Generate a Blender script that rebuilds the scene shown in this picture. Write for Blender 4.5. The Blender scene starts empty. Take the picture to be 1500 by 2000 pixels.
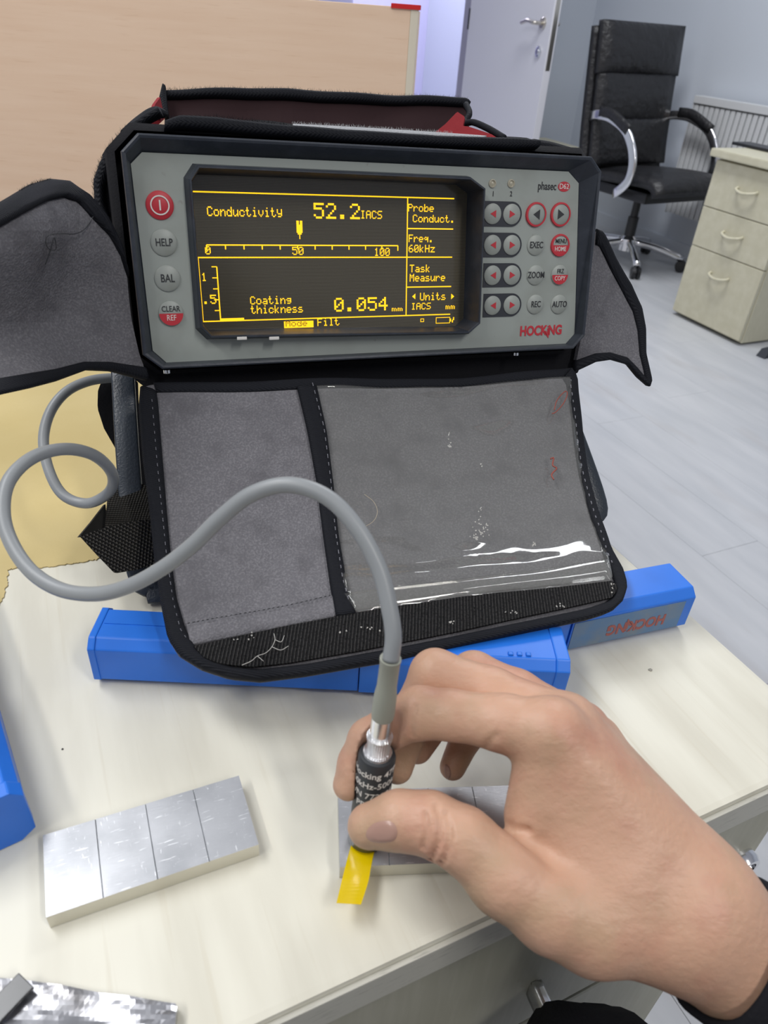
import bpy, bmesh, math, random
import numpy as np
from mathutils import Vector, Matrix, noise
from mathutils.bvhtree import BVHTree
from mathutils.geometry import delaunay_2d_cdt
random.seed(7)
SC = bpy.context.scene
C = SC.collection
# ------------------------------------------------------------------ camera
FPX, PITCH, ROLL = 1400.0, math.radians(34.8), math.radians(4.4)
CAM = Vector((0, 0, 1.05)); DZ = 0.76
_c, _s, _cp, _sp = math.cos(ROLL), math.sin(ROLL), math.cos(PITCH), math.sin(PITCH)
FWD = Vector((0, _cp, -_sp)); _X = Vector((1, 0, 0)); _U = Vector((0, _sp, _cp))
RIGHT = _c*_X + _s*_U; UP = -_s*_X + _c*_U
cd = bpy.data.cameras.new('camera'); cam = bpy.data.objects.new('camera', cd); C.objects.link(cam)
cd.sensor_fit = 'VERTICAL'; cd.sensor_height = 36; cd.sensor_width = 27; cd.lens = FPX/2000*36
cd.clip_start = 0.01; cd.clip_end = 60
cd.dof.use_dof = True; cd.dof.focus_distance = 0.47; cd.dof.aperture_fstop = 17
M = Matrix((RIGHT, UP, -FWD)).transposed().to_4x4(); M.translation = CAM
cam.matrix_world = M
SC.camera = cam
# ------------------------------------------------------------------ world, lamps, exposure
SC.view_settings.view_transform = 'Standard'; SC.view_settings.look = 'None'
SC.view_settings.exposure = 0.0; SC.view_settings.gamma = 1.0; SC.view_settings.use_curve_mapping = False
W = bpy.data.worlds.new('world'); SC.world = W; W.use_nodes = True
W.node_tree.nodes['Background'].inputs[0].default_value = (0.84, 0.88, 1.0, 1)
W.node_tree.nodes['Background'].inputs[1].default_value = 0.30
def lamp(name, loc, sx, sy, e, col=(1, 1, 1), rz=0.0, rx=0.0):
    l = bpy.data.lights.new(name, 'AREA'); l.shape = 'RECTANGLE'; l.size = sx; l.size_y = sy; l.energy = e; l.color = col
    o = bpy.data.objects.new(name, l); C.objects.link(o); o.location = loc; o.rotation_euler = (rx, 0, rz); return o
YAW = math.radians(26.2)
U = Vector((math.cos(YAW), math.sin(YAW), 0)); V = Vector((-math.sin(YAW), math.cos(YAW), 0))
lamp('ceiling_lamp', (-1.20, 0.72, 2.72), 0.6, 1.2, 30, (0.97, 0.98, 1.0), YAW)
lamp('ceiling_lamp', (0.55, 2.9, 2.72), 0.6, 1.2, 44, (0.95, 0.97, 1.0), YAW)
lamp('ceiling_lamp', (1.25, -0.9, 2.72), 0.2, 1.2, 30, (1.0, 0.98, 0.95), YAW)
lamp('ceiling_lamp', (-1.2, -0.5, 2.72), 0.2, 1.2, 22, (1.0, 0.98, 0.95), YAW)  # unseen extra lamp, added to brighten the front of the wood cabinet
lamp('corridor_lamp', (-0.3, 6.3, 2.5), 0.6, 0.6, 48, (0.80, 0.80, 1.0), YAW)
# ------------------------------------------------------------------ pixel -> point on a real plane
def ray(px, py):
    return FWD + RIGHT*((px-750)/FPX) - UP*((py-1000)/FPX)
def pd(px, py, dep): return CAM + ray(px, py)*dep
def atz(px, py, z=DZ):
    d = ray(px, py); return CAM + d*((z-CAM.z)/d.z)
def onp(px, py, p0, n):
    d = ray(px, py); return CAM + d*((p0-CAM).dot(n)/d.dot(n))
def proj(p):
    v = p-CAM; z = v.dot(FWD); return (750+v.dot(RIGHT)/z*FPX, 1000-v.dot(UP)/z*FPX)
# ------------------------------------------------------------------ materials
MATS = {}
def mat(name, col, rough=0.5, metal=0.0, bump=None, vary=None, spec=0.5, emit=None, alpha=None, sss=0.0, coat=0.0, trans=0.0, coord='Object'):
    """bump=(kind,scale,strength[,distance]) ; vary=(kind,scale,col2,lo,hi[,stretch])"""
    if name in MATS: return MATS[name]
    m = bpy.data.materials.new(name); m.use_nodes = True; nt = m.node_tree; b = nt.nodes['Principled BSDF']; N = nt.nodes.new; Lk = nt.links.new
    def setin(k, v): b.inputs[k].default_value = v
    setin('Base Color', (*col, 1)); setin('Roughness', rough); setin('Metallic', metal); setin('Specular IOR Level', spec)
    if emit: setin('Emission Color', (*emit[0], 1)); setin('Emission Strength', emit[1])
    if alpha is not None: setin('Alpha', alpha)
    if sss: setin('Subsurface Weight', sss); setin('Subsurface Radius', (0.006, 0.002, 0.001)); b.inputs['Subsurface Scale'].default_value = 0.6
    if coat: setin('Coat Weight', coat); setin('Coat Roughness', 0.08)
    if trans: setin('Transmission Weight', trans)
    def tex(kind, scale, stretch=None):
        tc = N('ShaderNodeTexCoord'); src = tc.outputs[coord]
        if stretch:
            if len(stretch) > 3:      # world position turned by -stretch[3] first
                ge = N('ShaderNodeNewGeometry'); m0 = N('ShaderNodeMapping'); m0.inputs['Rotation'].default_value = (0, 0, -stretch[3]); Lk(ge.outputs['Position'], m0.inputs[0]); src = m0.outputs[0]
            mp = N('ShaderNodeMapping'); mp.inputs['Scale'].default_value = stretch[:3]
            Lk(src, mp.inputs[0]); src = mp.outputs[0]
        if kind == 'noise':
            t = N('ShaderNodeTexNoise'); t.inputs['Scale'].default_value = scale; t.inputs['Detail'].default_value = 5; Lk(src, t.inputs['Vector']); return t.outputs[0]
        if kind == 'voronoi':
            t = N('ShaderNodeTexVoronoi'); t.inputs['Scale'].default_value = scale; Lk(src, t.inputs['Vector']); return t.outputs[0]
        if kind.startswith('wave'):
            t = N('ShaderNodeTexWave'); t.inputs['Scale'].default_value = scale; t.bands_direction = kind[4] if len(kind) > 4 else 'X'
            t.inputs['Distortion'].default_value = 0.6; Lk(src, t.inputs['Vector']); return t.outputs['Fac']
    for vv in ([vary] if vary and isinstance(vary[0], str) else (vary or [])):
        o = tex(vv[0], vv[1], vv[5] if len(vv) > 5 else None)
        r = N('ShaderNodeMapRange'); r.inputs[1].default_value = vv[3]; r.inputs[2].default_value = vv[4]; Lk(o, r.inputs[0])
        mx = N('ShaderNodeMix'); mx.data_type = 'RGBA'; Lk(r.outputs[0], mx.inputs[0])
        ln = b.inputs['Base Color'].links
        if ln: Lk(ln[0].from_socket, mx.inputs[6])
        else: mx.inputs[6].default_value = (*col, 1)
        mx.inputs[7].default_value = (*vv[2], 1); Lk(mx.outputs[2], b.inputs['Base Color'])
    if bump:
        bs = bump if isinstance(bump[0], tuple) else (bump,)
        prev = None
        for bb in bs:
            o = tex(bb[0], bb[1], bb[4] if len(bb) > 4 else None)
            bn = N('ShaderNodeBump'); bn.inputs['Strength'].default_value = bb[2]; bn.inputs['Distance'].default_value = bb[3] if len(bb) > 3 else 0.001
            Lk(o, bn.inputs['Height'])
            if prev: Lk(prev, bn.inputs['Normal'])
            prev = bn.outputs[0]
        Lk(prev, b.inputs['Normal'])
    MATS[name] = m; return m
WOODTOP = mat('maple_laminate', (0.62, 0.595, 0.50), 0.42, vary=[('noise', 9, (0.72, 0.70, 0.60), 0.35, 0.65, (5, 0.8, 1)), ('noise', 40, (0.60, 0.56, 0.45), 0.60, 0.85, (6, 0.22, 1))])
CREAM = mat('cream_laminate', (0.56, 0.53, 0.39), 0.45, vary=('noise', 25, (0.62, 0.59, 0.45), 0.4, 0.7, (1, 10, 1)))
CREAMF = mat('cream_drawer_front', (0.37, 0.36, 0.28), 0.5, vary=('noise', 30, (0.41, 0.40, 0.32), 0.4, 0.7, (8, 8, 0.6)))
BEECH = mat('beech_laminate', (0.80, 0.58, 0.42), 0.5, vary=[('noise', 6, (0.84, 0.63, 0.47), 0.35, 0.7, (1, 1, 14)), ('noise', 40, (0.72, 0.49, 0.33), 0.6, 0.8, (0.5, 1, 10))])
PVCEDGE = mat('edge_banding', (0.72, 0.66, 0.54), 0.4)
WALLM = mat('wall_paint', (0.60, 0.64, 0.70), 0.8)
FLOORM = mat('grey_plank_floor', (0.49, 0.505, 0.53), 0.35, vary=[('noise', 4, (0.57, 0.58, 0.60), 0.35, 0.7, (4, .7, 1, YAW)), ('noise', 3, (0.46, 0.45, 0.455), 0.58, 0.8, (3, .8, 1, YAW))])
DOORM = mat('white_door_paint', (0.68, 0.68, 0.73), 0.4)
FRAMEM = mat('grey_door_frame', (0.36, 0.35, 0.42), 0.5)
CHROME = mat('chrome', (0.80, 0.80, 0.82), 0.15, 1.0)
STEEL = mat('brushed_nickel', (0.55, 0.52, 0.47), 0.3, 1.0)
LEATHER = mat('black_leather', (0.012, 0.012, 0.014), 0.42, bump=('noise', 25, 0.5, 0.02))
BLACKP = mat('black_plastic', (0.012, 0.012, 0.014), 0.4)
NYLON = mat('black_nylon_binding', (0.009, 0.010, 0.014), 0.7, spec=0.2, bump=(('waveY', 330, 0.5, 0.0006), ('noise', 900, 0.5, 0.0004)))
NYLONF = mat('black_nylon_cloth', (0.006, 0.006, 0.008), 0.85, spec=0.2, bump=('noise', 700, 0.6, 0.0006))
FELT = mat('grey_felt', (0.15, 0.147, 0.16), 0.95, spec=0.1, vary=(('noise', 900, (0.235, 0.23, 0.245), 0.45, 0.75), ('noise', 50, (0.11, 0.107, 0.117), 0.5, 0.8)), bump=(('noise', 900, 0.7, 0.0010), ('noise', 45, 0.45, 0.004)))
HOOK = mat('hook_tape', (0.010, 0.010, 0.011), 0.8, spec=0.2, vary=(('waveX', 190, (0.050, 0.048, 0.047), 0.6, 1.0), ('noise', 1100, (0.004, 0.004, 0.004), 0.5, 0.7)), bump=(('waveX', 190, 0.8, 0.0012), ('noise', 700, 0.8, 0.001)))
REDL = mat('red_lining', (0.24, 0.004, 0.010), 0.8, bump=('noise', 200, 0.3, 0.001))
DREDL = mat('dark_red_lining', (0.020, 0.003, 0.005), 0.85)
STITCH = mat('grey_thread', (0.22, 0.22, 0.25), 0.8)
WEB = mat('webbing', (0.014, 0.013, 0.011), 0.6, spec=0.2, vary=('waveY', 260, (0.065, 0.06, 0.052), 0.55, 0.95), bump=(('waveY', 260, 0.9, 0.0012), ('waveX', 200, 0.7, 0.001)))
def clear_sheet(name, rough=0.05, haze=0.055):
    m = bpy.data.materials.new(name); m.use_nodes = True; nt = m.node_tree; nt.nodes.clear(); N = nt.nodes.new; Lk = nt.links.new
    out = N('ShaderNodeOutputMaterial'); tr = N('ShaderNodeBsdfTransparent'); gl = N('ShaderNodeBsdfGlossy'); df = N('ShaderNodeBsdfDiffuse'); fr = N('ShaderNodeFresnel'); m1 = N('ShaderNodeMixShader'); m2 = N('ShaderNodeMixShader')
    tr.inputs[0].default_value = (0.93, 0.93, 0.92, 1); gl.inputs['Roughness'].default_value = rough; df.inputs[0].default_value = (0.7, 0.7, 0.68, 1); ge = N('ShaderNodeNewGeometry'); ir = N('ShaderNodeMapRange'); ir.inputs[3].default_value = 1.5; ir.inputs[4].default_value = 0.6667; Lk(ge.outputs['Backfacing'], ir.inputs[0]); Lk(ir.outputs[0], fr.inputs[0]); m1.inputs[0].default_value = haze
    Lk(tr.outputs[0], m1.inputs[1]); Lk(df.outputs[0], m1.inputs[2]); Lk(fr.outputs[0], m2.inputs[0]); Lk(m1.outputs[0], m2.inputs[1]); Lk(gl.outputs[0], m2.inputs[2]); Lk(m2.outputs[0], out.inputs[0]); return m
VINYL = clear_sheet('clear_vinyl')
METALB = mat('bezel_blue_grey', (0.024, 0.030, 0.042), 0.42, bump=('noise', 400, 0.25, 0.0005), vary=('noise', 90, (0.036, 0.043, 0.058), 0.5, 0.7))
HAMMER = mat('hammered_blue_black', (0.028, 0.036, 0.048), 0.35, bump=('noise', 700, 0.5, 0.0006))
PANEL = mat('panel_grey_green', (0.33, 0.36, 0.335), 0.5, vary=[('noise', 25, (0.27, 0.29, 0.26), 0.5, 0.75), ('noise', 130, (0.20, 0.20, 0.17), 0.68, 0.82)])
KEY = mat('key_grey', (0.325, 0.35, 0.325), 0.45, vary=('noise', 60, (0.28, 0.30, 0.265), 0.5, 0.75))
KEYDK = mat('key_surround', (0.030, 0.033, 0.042), 0.5)
REDP = mat('red_print', (0.52, 0.03, 0.045), 0.5)
BLACKINK = mat('black_print', (0.03, 0.032, 0.035), 0.6)
WHITEINK = mat('white_print', (0.72, 0.70, 0.66), 0.6)
SCREEN = mat('display_glass', (0.060, 0.052, 0.036), 0.14, spec=0.6, vary=('waveY', 380, (0.135, 0.122, 0.092), 0.3, 0.8))
AMBER = mat('amber_display_dots', (0.3, 0.15, 0.0), 0.5, emit=((1.0, 0.53, 0.008), 1.5))
DARKDOT = mat('unlit_dots', (0.10, 0.06, 0.01), 0.5, emit=((1.0, 0.48, 0.01), 0.18))
LEDM = mat('led_lens', (0.45, 0.42, 0.33), 0.2)
BLUE = mat('blue_plastic', (0.016, 0.165, 0.70), 0.38, vary=('noise', 30, (0.014, 0.145, 0.62), 0.5, 0.75))
BLUEW = mat('worn_blue_plastic', (0.10, 0.20, 0.36), 0.55, vary=('noise', 60, (0.17, 0.22, 0.28), 0.42, 0.7))
WORNRED = mat('worn_red_print', (0.34, 0.10, 0.09), 0.6)
KRAFT = mat('yellow_kraft_paper', (0.52, 0.41, 0.18), 0.8, vary=('noise', 12, (0.57, 0.46, 0.22), 0.4, 0.7), bump=('noise', 500, 0.3, 0.0004))
ALU = mat('ground_aluminium', (0.56, 0.57, 0.59), 0.42, 0.9, vary=[('noise', 35, (0.40, 0.41, 0.43), 0.42, 0.72), ('noise', 120, (0.86, 0.87, 0.88), 0.64, 0.70, (1, 9, 1)), ('noise', 150, (0.80, 0.81, 0.82), 0.66, 0.72, (8, 1.5, 1))], bump=(('noise', 300, 0.15, 0.0003, (1, 12, 1)), ('noise', 40, 0.08, 0.001)))
ALUS = mat('sawn_aluminium_side', (0.70, 0.68, 0.60), 0.45, 0.8)
FOIL = mat('silver_foil', (0.50, 0.50, 0.52), 0.32, 0.95, vary=('noise', 40, (0.30, 0.28, 0.27), 0.6, 0.75), bump=('noise', 45, 0.15, 0.002))
TAPEM = mat('amber_tape', (0.88, 0.64, 0.0), 0.12, alpha=0.78, spec=0.6)
CABLE = mat('grey_cable_rubber', (0.26, 0.275, 0.285), 0.42)
BOOT = mat('grey_green_boot', (0.30, 0.31, 0.26), 0.5)
PROBE = mat('anthracite_anodised', (0.028, 0.031, 0.035), 0.42)
SILVER = mat('silver_connector', (0.78, 0.78, 0.78), 0.25, 1.0)
KNURL = mat('knurled_silver', (0.85, 0.85, 0.86), 0.32, 1.0, bump=(('waveX', 350, 0.35, 0.0006), ('waveZ', 350, 0.35, 0.0006)))
SKIN = mat('skin', (0.56, 0.335, 0.23), 0.47, sss=0.12, spec=0.4, vary=[('noise', 45, (0.50, 0.26, 0.18), 0.5, 0.72), ('noise', 28, (0.45, 0.30, 0.19), 0.5, 0.7)], bump=(('noise', 420, 0.32, 0.0008), ('noise', 150, 0.28, 0.0012, (1, 2.5, 1))))
NAILM = mat('nail', (0.40, 0.24, 0.19), 0.28, spec=0.5)
SLEEVE = mat('black_sleeve_cloth', (0.010, 0.010, 0.013), 0.9, spec=0.2, bump=('noise', 600, 0.5, 0.0008))
RADM = mat('radiator_white', (0.66, 0.67, 0.68), 0.4)
RADSH = mat('radiator_core', (0.52, 0.52, 0.53), 0.6)
LAV = mat('lilac_white_cupboard', (0.62, 0.60, 0.78), 0.5)
# ------------------------------------------------------------------ object helpers
def meshobj(name, verts, faces, m, parent=None, smooth=False, loc=None):
    me = bpy.data.meshes.new(name); me.from_pydata([tuple(v) for v in verts], [], faces); me.update()
    if m: me.materials.append(m)
    if smooth: me.polygons.foreach_set('use_smooth', [True]*len(me.polygons))
    o = bpy.data.objects.new(name, me); C.objects.link(o)
    if parent: o.parent = parent
    if loc is not None: o.location = loc
    return o
def bmobj(name, bm, m, parent=None, smooth=False, loc=None):
    bmesh.ops.recalc_face_normals(bm, faces=bm.faces)
    me = bpy.data.meshes.new(name); bm.to_mesh(me); bm.free()
    if m: me.materials.append(m)
    if smooth: me.polygons.foreach_set('use_smooth', [True]*len(me.polygons))
    o = bpy.data.objects.new(name, me); C.objects.link(o)
    if parent: o.parent = parent
    if loc is not None: o.location = loc
    return o
def tag(o, label, cat, group=None, kind=None):
    o['label'] = label; o['category'] = cat
    if group: o['group'] = group
    if kind: o['kind'] = kind
    return o
def thing(name, label, cat, mw=None, loc=(0, 0, 0), rz=0.0, group=None):
    o = bpy.data.objects.new(name, None); C.objects.link(o); o.empty_display_size = 0.02
    if mw is not None: o.matrix_world = mw
    else: o.location = loc; o.rotation_euler = (0, 0, rz)
    return tag(o, label, cat, group)
def struct(o): o['kind'] = 'structure'; return o
def frame(o, x, y, z):
    m = Matrix((x, y, z)).transposed().to_4x4(); m.translation = o; return m
def box_bm(bm, lo, hi, bev=0.0, seg=2, mat4=None):
    r = bmesh.ops.create_cube(bm, size=1.0); vs = r['verts']
    for v in vs:
        v.co = Vector([lo[i]+(hi[i]-lo[i])*(v.co[i]+0.5) for i in range(3)])
    if bev:
        es = list({e for v in vs for e in v.link_edges})
        r2 = bmesh.ops.bevel(bm, geom=es, offset=bev, segments=seg, profile=0.7, affect='EDGES'); vs = list({v for f in r2['faces'] for v in f.verts} | set(v for v in vs if v.is_valid))
    if mat4 is not None:
        bmesh.ops.transform(bm, matrix=mat4, verts=[v for v in vs if v.is_valid])
def box(name, lo, hi, m, parent=None, bev=0.0, loc=None, seg=2):
    bm = bmesh.new(); box_bm(bm, lo, hi, bev, seg); return bmobj(name, bm, m, parent, loc=loc)
def lathe(name, prof, m, parent=None, n=32, mw=None, smooth=True):
    """prof = [(r,z)...] about local z"""
    vs, fs = [], []
    for r, z in prof:
        for k in range(n):
            a = 2*math.pi*k/n; vs.append((r*math.cos(a), r*math.sin(a), z))
    for i in range(len(prof)-1):
        for k in range(n):
            fs.append((i*n+k, i*n+(k+1) % n, (i+1)*n+(k+1) % n, (i+1)*n+k))
    fs.append(tuple(range(n))[::-1]); fs.append(tuple((len(prof)-1)*n+k for k in range(n)))
    o = meshobj(name, vs, fs, m, parent)
    if smooth:
        me = o.data; me.polygons.foreach_set('use_smooth', [len(p.vertices) == 4 for p in me.polygons])
        try: me.set_sharp_from_angle(angle=math.radians(40))
        except Exception: pass
    if mw is not None: o.matrix_local = mw
    return o
def catmull(P, n):
    P = [Vector(p) for p in P]; P = [2*P[0]-P[1]] + P + [2*P[-1]-P[-2]]; out = []
    for i in range(1, len(P)-2):
        for k in range(n):
            t = k/n; a, b, c, d = P[i-1:i+3]
            out.append(0.5*((2*b)+(c-a)*t+(2*a-5*b+4*c-d)*t*t+(3*b-a-3*c+d)*t*t*t))
    out.append(P[-2]); return out
def tube(name, pts, r, m, parent=None, n=12, sub=0, flat=None, closed=False):
    """sweep; r number or list; flat = (sx, sy, up)"""
    if sub: pts = catmull(pts, sub)
    pts = [Vector(p) for p in pts]; N = len(pts); vs, fs = [], []
    up = flat[2] if flat else Vector((0.13, 0.2, 0.97)); prevx = None
    for i, p in enumerate(pts):
        t = ((pts[(i+1) % N] if closed else pts[min(i+1, N-1)]) - (pts[i-1] if (closed or i) else pts[0])).normalized()
        if flat: x = t.cross(up).normalized()
        else:
            x = t.cross(up).normalized() if prevx is None else (prevx - t*prevx.dot(t)).normalized()
        prevx = x; y = x.cross(t)
        ri = r[min(int(i*len(r)/N), len(r)-1)] if isinstance(r, (list, tuple)) and len(r) != N else (r[i] if isinstance(r, (list, tuple)) else r)
        for k in range(n):
            a = 2*math.pi*k/n
            if flat:
                ca, sa = math.cos(a), math.sin(a); q = lambda w: math.copysign(abs(w)**0.35, w)
                vs.append(p + x*(q(ca)*flat[0]) + y*(q(sa)*flat[1]))
            else: vs.append(p + x*(math.cos(a)*ri) + y*(math.sin(a)*ri))
    for i in range(N if closed else N-1):
        j = (i+1) % N
        for k in range(n): fs.append((i*n+k, i*n+(k+1) % n, j*n+(k+1) % n, j*n+k))
    if not closed: fs.append(tuple(range(n))[::-1]); fs.append(tuple((N-1)*n+k for k in range(n)))
    return meshobj(name, vs, fs, m, parent, smooth=True)
def prism(name, poly, z0, z1, m, parent=None, inset=None, loc=None, bev=0.0):
    """polygon (x,y) list extruded z0..z1 ; optional different top polygon"""
    top = inset or poly; n = len(poly)
    vs = [(x, y, z0) for x, y in poly]+[(x, y, z1) for x, y in top]
    fs = [tuple(range(n))[::-1], tuple(range(n, 2*n))]+[(i, (i+1) % n, n+(i+1) % n, n+i) for i in range(n)]
    bm = bmesh.new(); bv = [bm.verts.new(v) for v in vs]
    for f in fs: bm.faces.new([bv[i] for i in f])
    if bev: bmesh.ops.bevel(bm, geom=list(bm.edges), offset=bev, segments=2, profile=0.7, affect='EDGES')
    return bmobj(name, bm, m, parent, loc=loc)
def ring_loft(name, loops, m, parent=None, smooth=False):
    """loops of equal count joined consecutively (open ends)"""
    n = len(loops[0]); vs = [v for l in loops for v in l]; fs = []
    for i in range(len(loops)-1):
        for k in range(n): fs.append((i*n+k, i*n+(k+1) % n, (i+1)*n+(k+1) % n, (i+1)*n+k))
    return meshobj(name, vs, fs, m, parent, smooth)
def text_mesh(name, s, size, m, parent, mw, bold=0.0, sx=1.0, ext=0.00008, align='CENTER', shear=0.0):
    cu = bpy.data.curves.new(name, 'FONT'); cu.body = s; cu.size = size; cu.align_x = align; cu.align_y = 'CENTER' if align == 'CENTER' else 'BOTTOM_BASELINE'
    cu.offset = bold; cu.extrude = ext; cu.shear = shear; cu.resolution_u = 3
    t = bpy.data.objects.new('tmp', cu); C.objects.link(t); bpy.context.view_layer.update()
    me = bpy.data.meshes.new_from_object(t.evaluated_get(bpy.context.evaluated_depsgraph_get())); me.name = name
    bpy.data.objects.remove(t); bpy.data.curves.remove(cu)
    if sx != 1.0: me.transform(Matrix.Diagonal((sx, 1, 1, 1)))
    me.materials.clear(); me.materials.append(m)
    o = bpy.data.objects.new(name, me); C.objects.link(o); o.parent = parent; o.matrix_local = mw; return o
T = Matrix.Translation
# ------------------------------------------------------------------ cloth surfaces: a bilinear patch with sag and wrinkles, outlines cut in it
class Patch:
    def __init__(s, c00, c10, c01, c11, sag=0.0, wr=0.0, wscale=18.0, nflip=1, bend=None):
        s.c = [Vector(q) for q in (c00, c10, c01, c11)]; s.sag = sag; s.wr = wr; s.ws = wscale; s.bend = bend
        s.n = ((s.c[1]-s.c[0]).cross(s.c[2]-s.c[0])).normalized()*nflip
        if s.n.dot(CAM-s.c[0]) < 0: s.n = -s.n
    def base(s, u, v):
        a, b, c, d = s.c
        p = (a*(1-u)+b*u)*(1-v)+(c*(1-u)+d*u)*v
        h = s.sag*math.sin(math.pi*min(max(v, 0), 1))
        if s.bend: h += s.bend(u, v)
        return p + s.n*h
    def P(s, u, v, off=0.0, extra=0.0):
        p = s.base(u, v); w = 0.0
        if s.wr: w = s.wr*noise.noise(p*s.ws)
        return p + s.n*(w+off+extra)
    def uv(s, px, py):
        u = v = 0.5
        for _ in range(25):
            e = 1e-3; q = proj(s.base(u, v)); qu = proj(s.base(u+e, v)); qv = proj(s.base(u, v+e))
            a, b = (qu[0]-q[0])/e, (qv[0]-q[0])/e; c, d = (qu[1]-q[1])/e, (qv[1]-q[1])/e; D = a*d-b*c
            if abs(D) < 1e-9: break
            rx, ry = px-q[0], py-q[1]; du, dv = (d*rx-b*ry)/D, (-c*rx+a*ry)/D
            k = min(1, 0.6/max(abs(du), abs(dv), 1e-9)); u += du*k; v += dv*k
        return u, v
def resample(P, n, closed=False):
    P = [Vector((p[0], p[1])) for p in P]; Q = P+[P[0]] if closed else P
    L = [0]
    for a, b in zip(Q, Q[1:]): L.append(L[-1]+(b-a).length)
    out = []; m = n if closed else n-1; j = 0
    for i in range(n):
        t = L[-1]*i/m
        while j < len(L)-2 and L[j+1] < t: j += 1
        f = (t-L[j])/max(L[j+1]-L[j], 1e-9); out.append(Q[j].lerp(Q[j+1], f))
    return out
def smooth2(P, it=1, closed=True):
    for _ in range(it):
        Q = []; n = len(P)
        for i in range(n if closed else n-1):
            a, b = Vector(P[i][:2]), Vector(P[(i+1) % n][:2]); Q += [a.lerp(b, .25), a.lerp(b, .75)]
        if not closed: Q = [Vector(P[0][:2])]+Q+[Vector(P[-1][:2])]
        P = Q
    return P
def inside(p, poly):
    r = False; n = len(poly)
    for i in range(n):
        a, b = poly[i], poly[i-1]
        if (a[1] > p[1]) != (b[1] > p[1]) and p[0] < (b[0]-a[0])*(p[1]-a[1])/(b[1]-a[1])+a[0]: r = not r
    return r
def cloth(name, S, poly, m, parent, off=0.0, thick=0.002, step=14, nb=120, wave=None, closed_smooth=0):
    if closed_smooth: poly = smooth2(poly, closed_smooth)
    B = resample(poly, nb, True); xs = [p[0] for p in B]; ys = [p[1] for p in B]
    pts = [Vector(b) for b in B]; y = min(ys)+step*.5
    while y < max(ys):
        x = min(xs)+step*.5
        while x < max(xs):
            if inside((x, y), B) and min((Vector((x, y))-b).length_squared for b in B) > (step*.35)**2: pts.append(Vector((x, y)))
            x += step
        y += step
    r = delaunay_2d_cdt(pts, [], [list(range(nb))], 1, 1e-5)
    V2, F = r[0], r[2]
    top = []
    for p in V2:
        u, v = S.uv(p.x, p.y); top.append(S.P(u, v, off, wave(u, v) if wave else 0.0))
    n = len(top); cnt = {}
    vs = top + [q - S.n*thick for q in top]; fs = [tuple(f) for f in F]+[tuple(i+n for i in reversed(f)) for f in F]
    for f in F:
        for a, b in zip(f, list(f[1:])+[f[0]]): cnt[(a, b)] = 1
    for (a, b) in cnt:
        if (b, a) not in cnt: fs.append((b, a, a+n, b+n))
    bm = bmesh.new(); bv = [bm.verts.new(v) for v in vs]
    for f in fs:
        try: bm.faces.new([bv[i] for i in f])
        except ValueError: pass
    return bmobj(name, bm, m, parent, smooth=thick < 0.0008)
def inset_px(P, w, closed):
    n = len(P); out = []
    for i in range(n):
        a = P[(i-1) % n] if (closed or i) else P[0]; b = P[(i+1) % n] if closed else P[min(i+1, n-1)]
        t = (b-a).normalized(); out.append(P[i]+Vector((-t.y, t.x))*w)
    return out
def ribbon(name, S, A, B, m, parent, off=0.001, h=0.0025, n=80, closed=False, under=0.003):
    """band between pixel polylines A and B on patch S, rounded section, closed round the edge"""
    A, B = resample(A, n, closed), resample(B, n, closed); prof = [(0.0, -under), (-0.04, 0), (0.08, .75), (0.3, 1), (0.5, .93), (0.7, 1), (0.94, .6), (1.0, 0), (1.0, -under)]
    vs, fs = [], []; k = len(prof)
    for a, b in zip(A, B):
        for t, q in prof:
            p = a.lerp(b, t); u, v = S.uv(p.x, p.y); vs.append(S.P(u, v, off+(q*h if q > 0 else q if q < 0 else 0)))
    for i in range(n if closed else n-1):
        j = (i+1) % n
        for e in range(k): fs.append((i*k+e, i*k+(e+1) % k, j*k+(e+1) % k, j*k+e))
    if not closed: fs.append(tuple(range(k))); fs.append(tuple((n-1)*k+e for e in reversed(range(k))))
    bm = bmesh.new(); bv = [bm.verts.new(v) for v in vs]
    for f in fs: bm.faces.new([bv[i] for i in f])
    return bmobj(name, bm, m, parent, smooth=True)
def stitches(name, S, P, m, parent, off=0.004, gap=13, length=6, w=1.3):
    L = sum((Vector(b)-Vector(a)).length for a, b in zip(P, P[1:])); n = max(2, int(L/gap)); Q = resample(P, n*4)
    vs, fs = [], []
    for i in range(n-1):
        a = Q[i*4]; t = (Q[i*4+2]-a).normalized(); nn = Vector((-t.y, t.x))*w*.5; b = a+t*length*random.uniform(.6, 1)
        s0 = len(vs)
        for p, e in ((a+nn, 0), (a-nn, 0), (b-nn, 0), (b+nn, 0), ((a+b)/2+nn*.3, .0006), ((a+b)/2-nn*.3, .0006)):
            u, v = S.uv(p.x, p.y); vs.append(S.P(u, v, off+e))
        fs += [(s0, s0+1, s0+5, s0+4), (s0+4, s0+5, s0+2, s0+3), (s0, s0+4, s0+3), (s0+1, s0+2, s0+5)]
    o = meshobj(name, vs, fs, m, parent); o['kind'] = 'stuff'; return o
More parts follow.
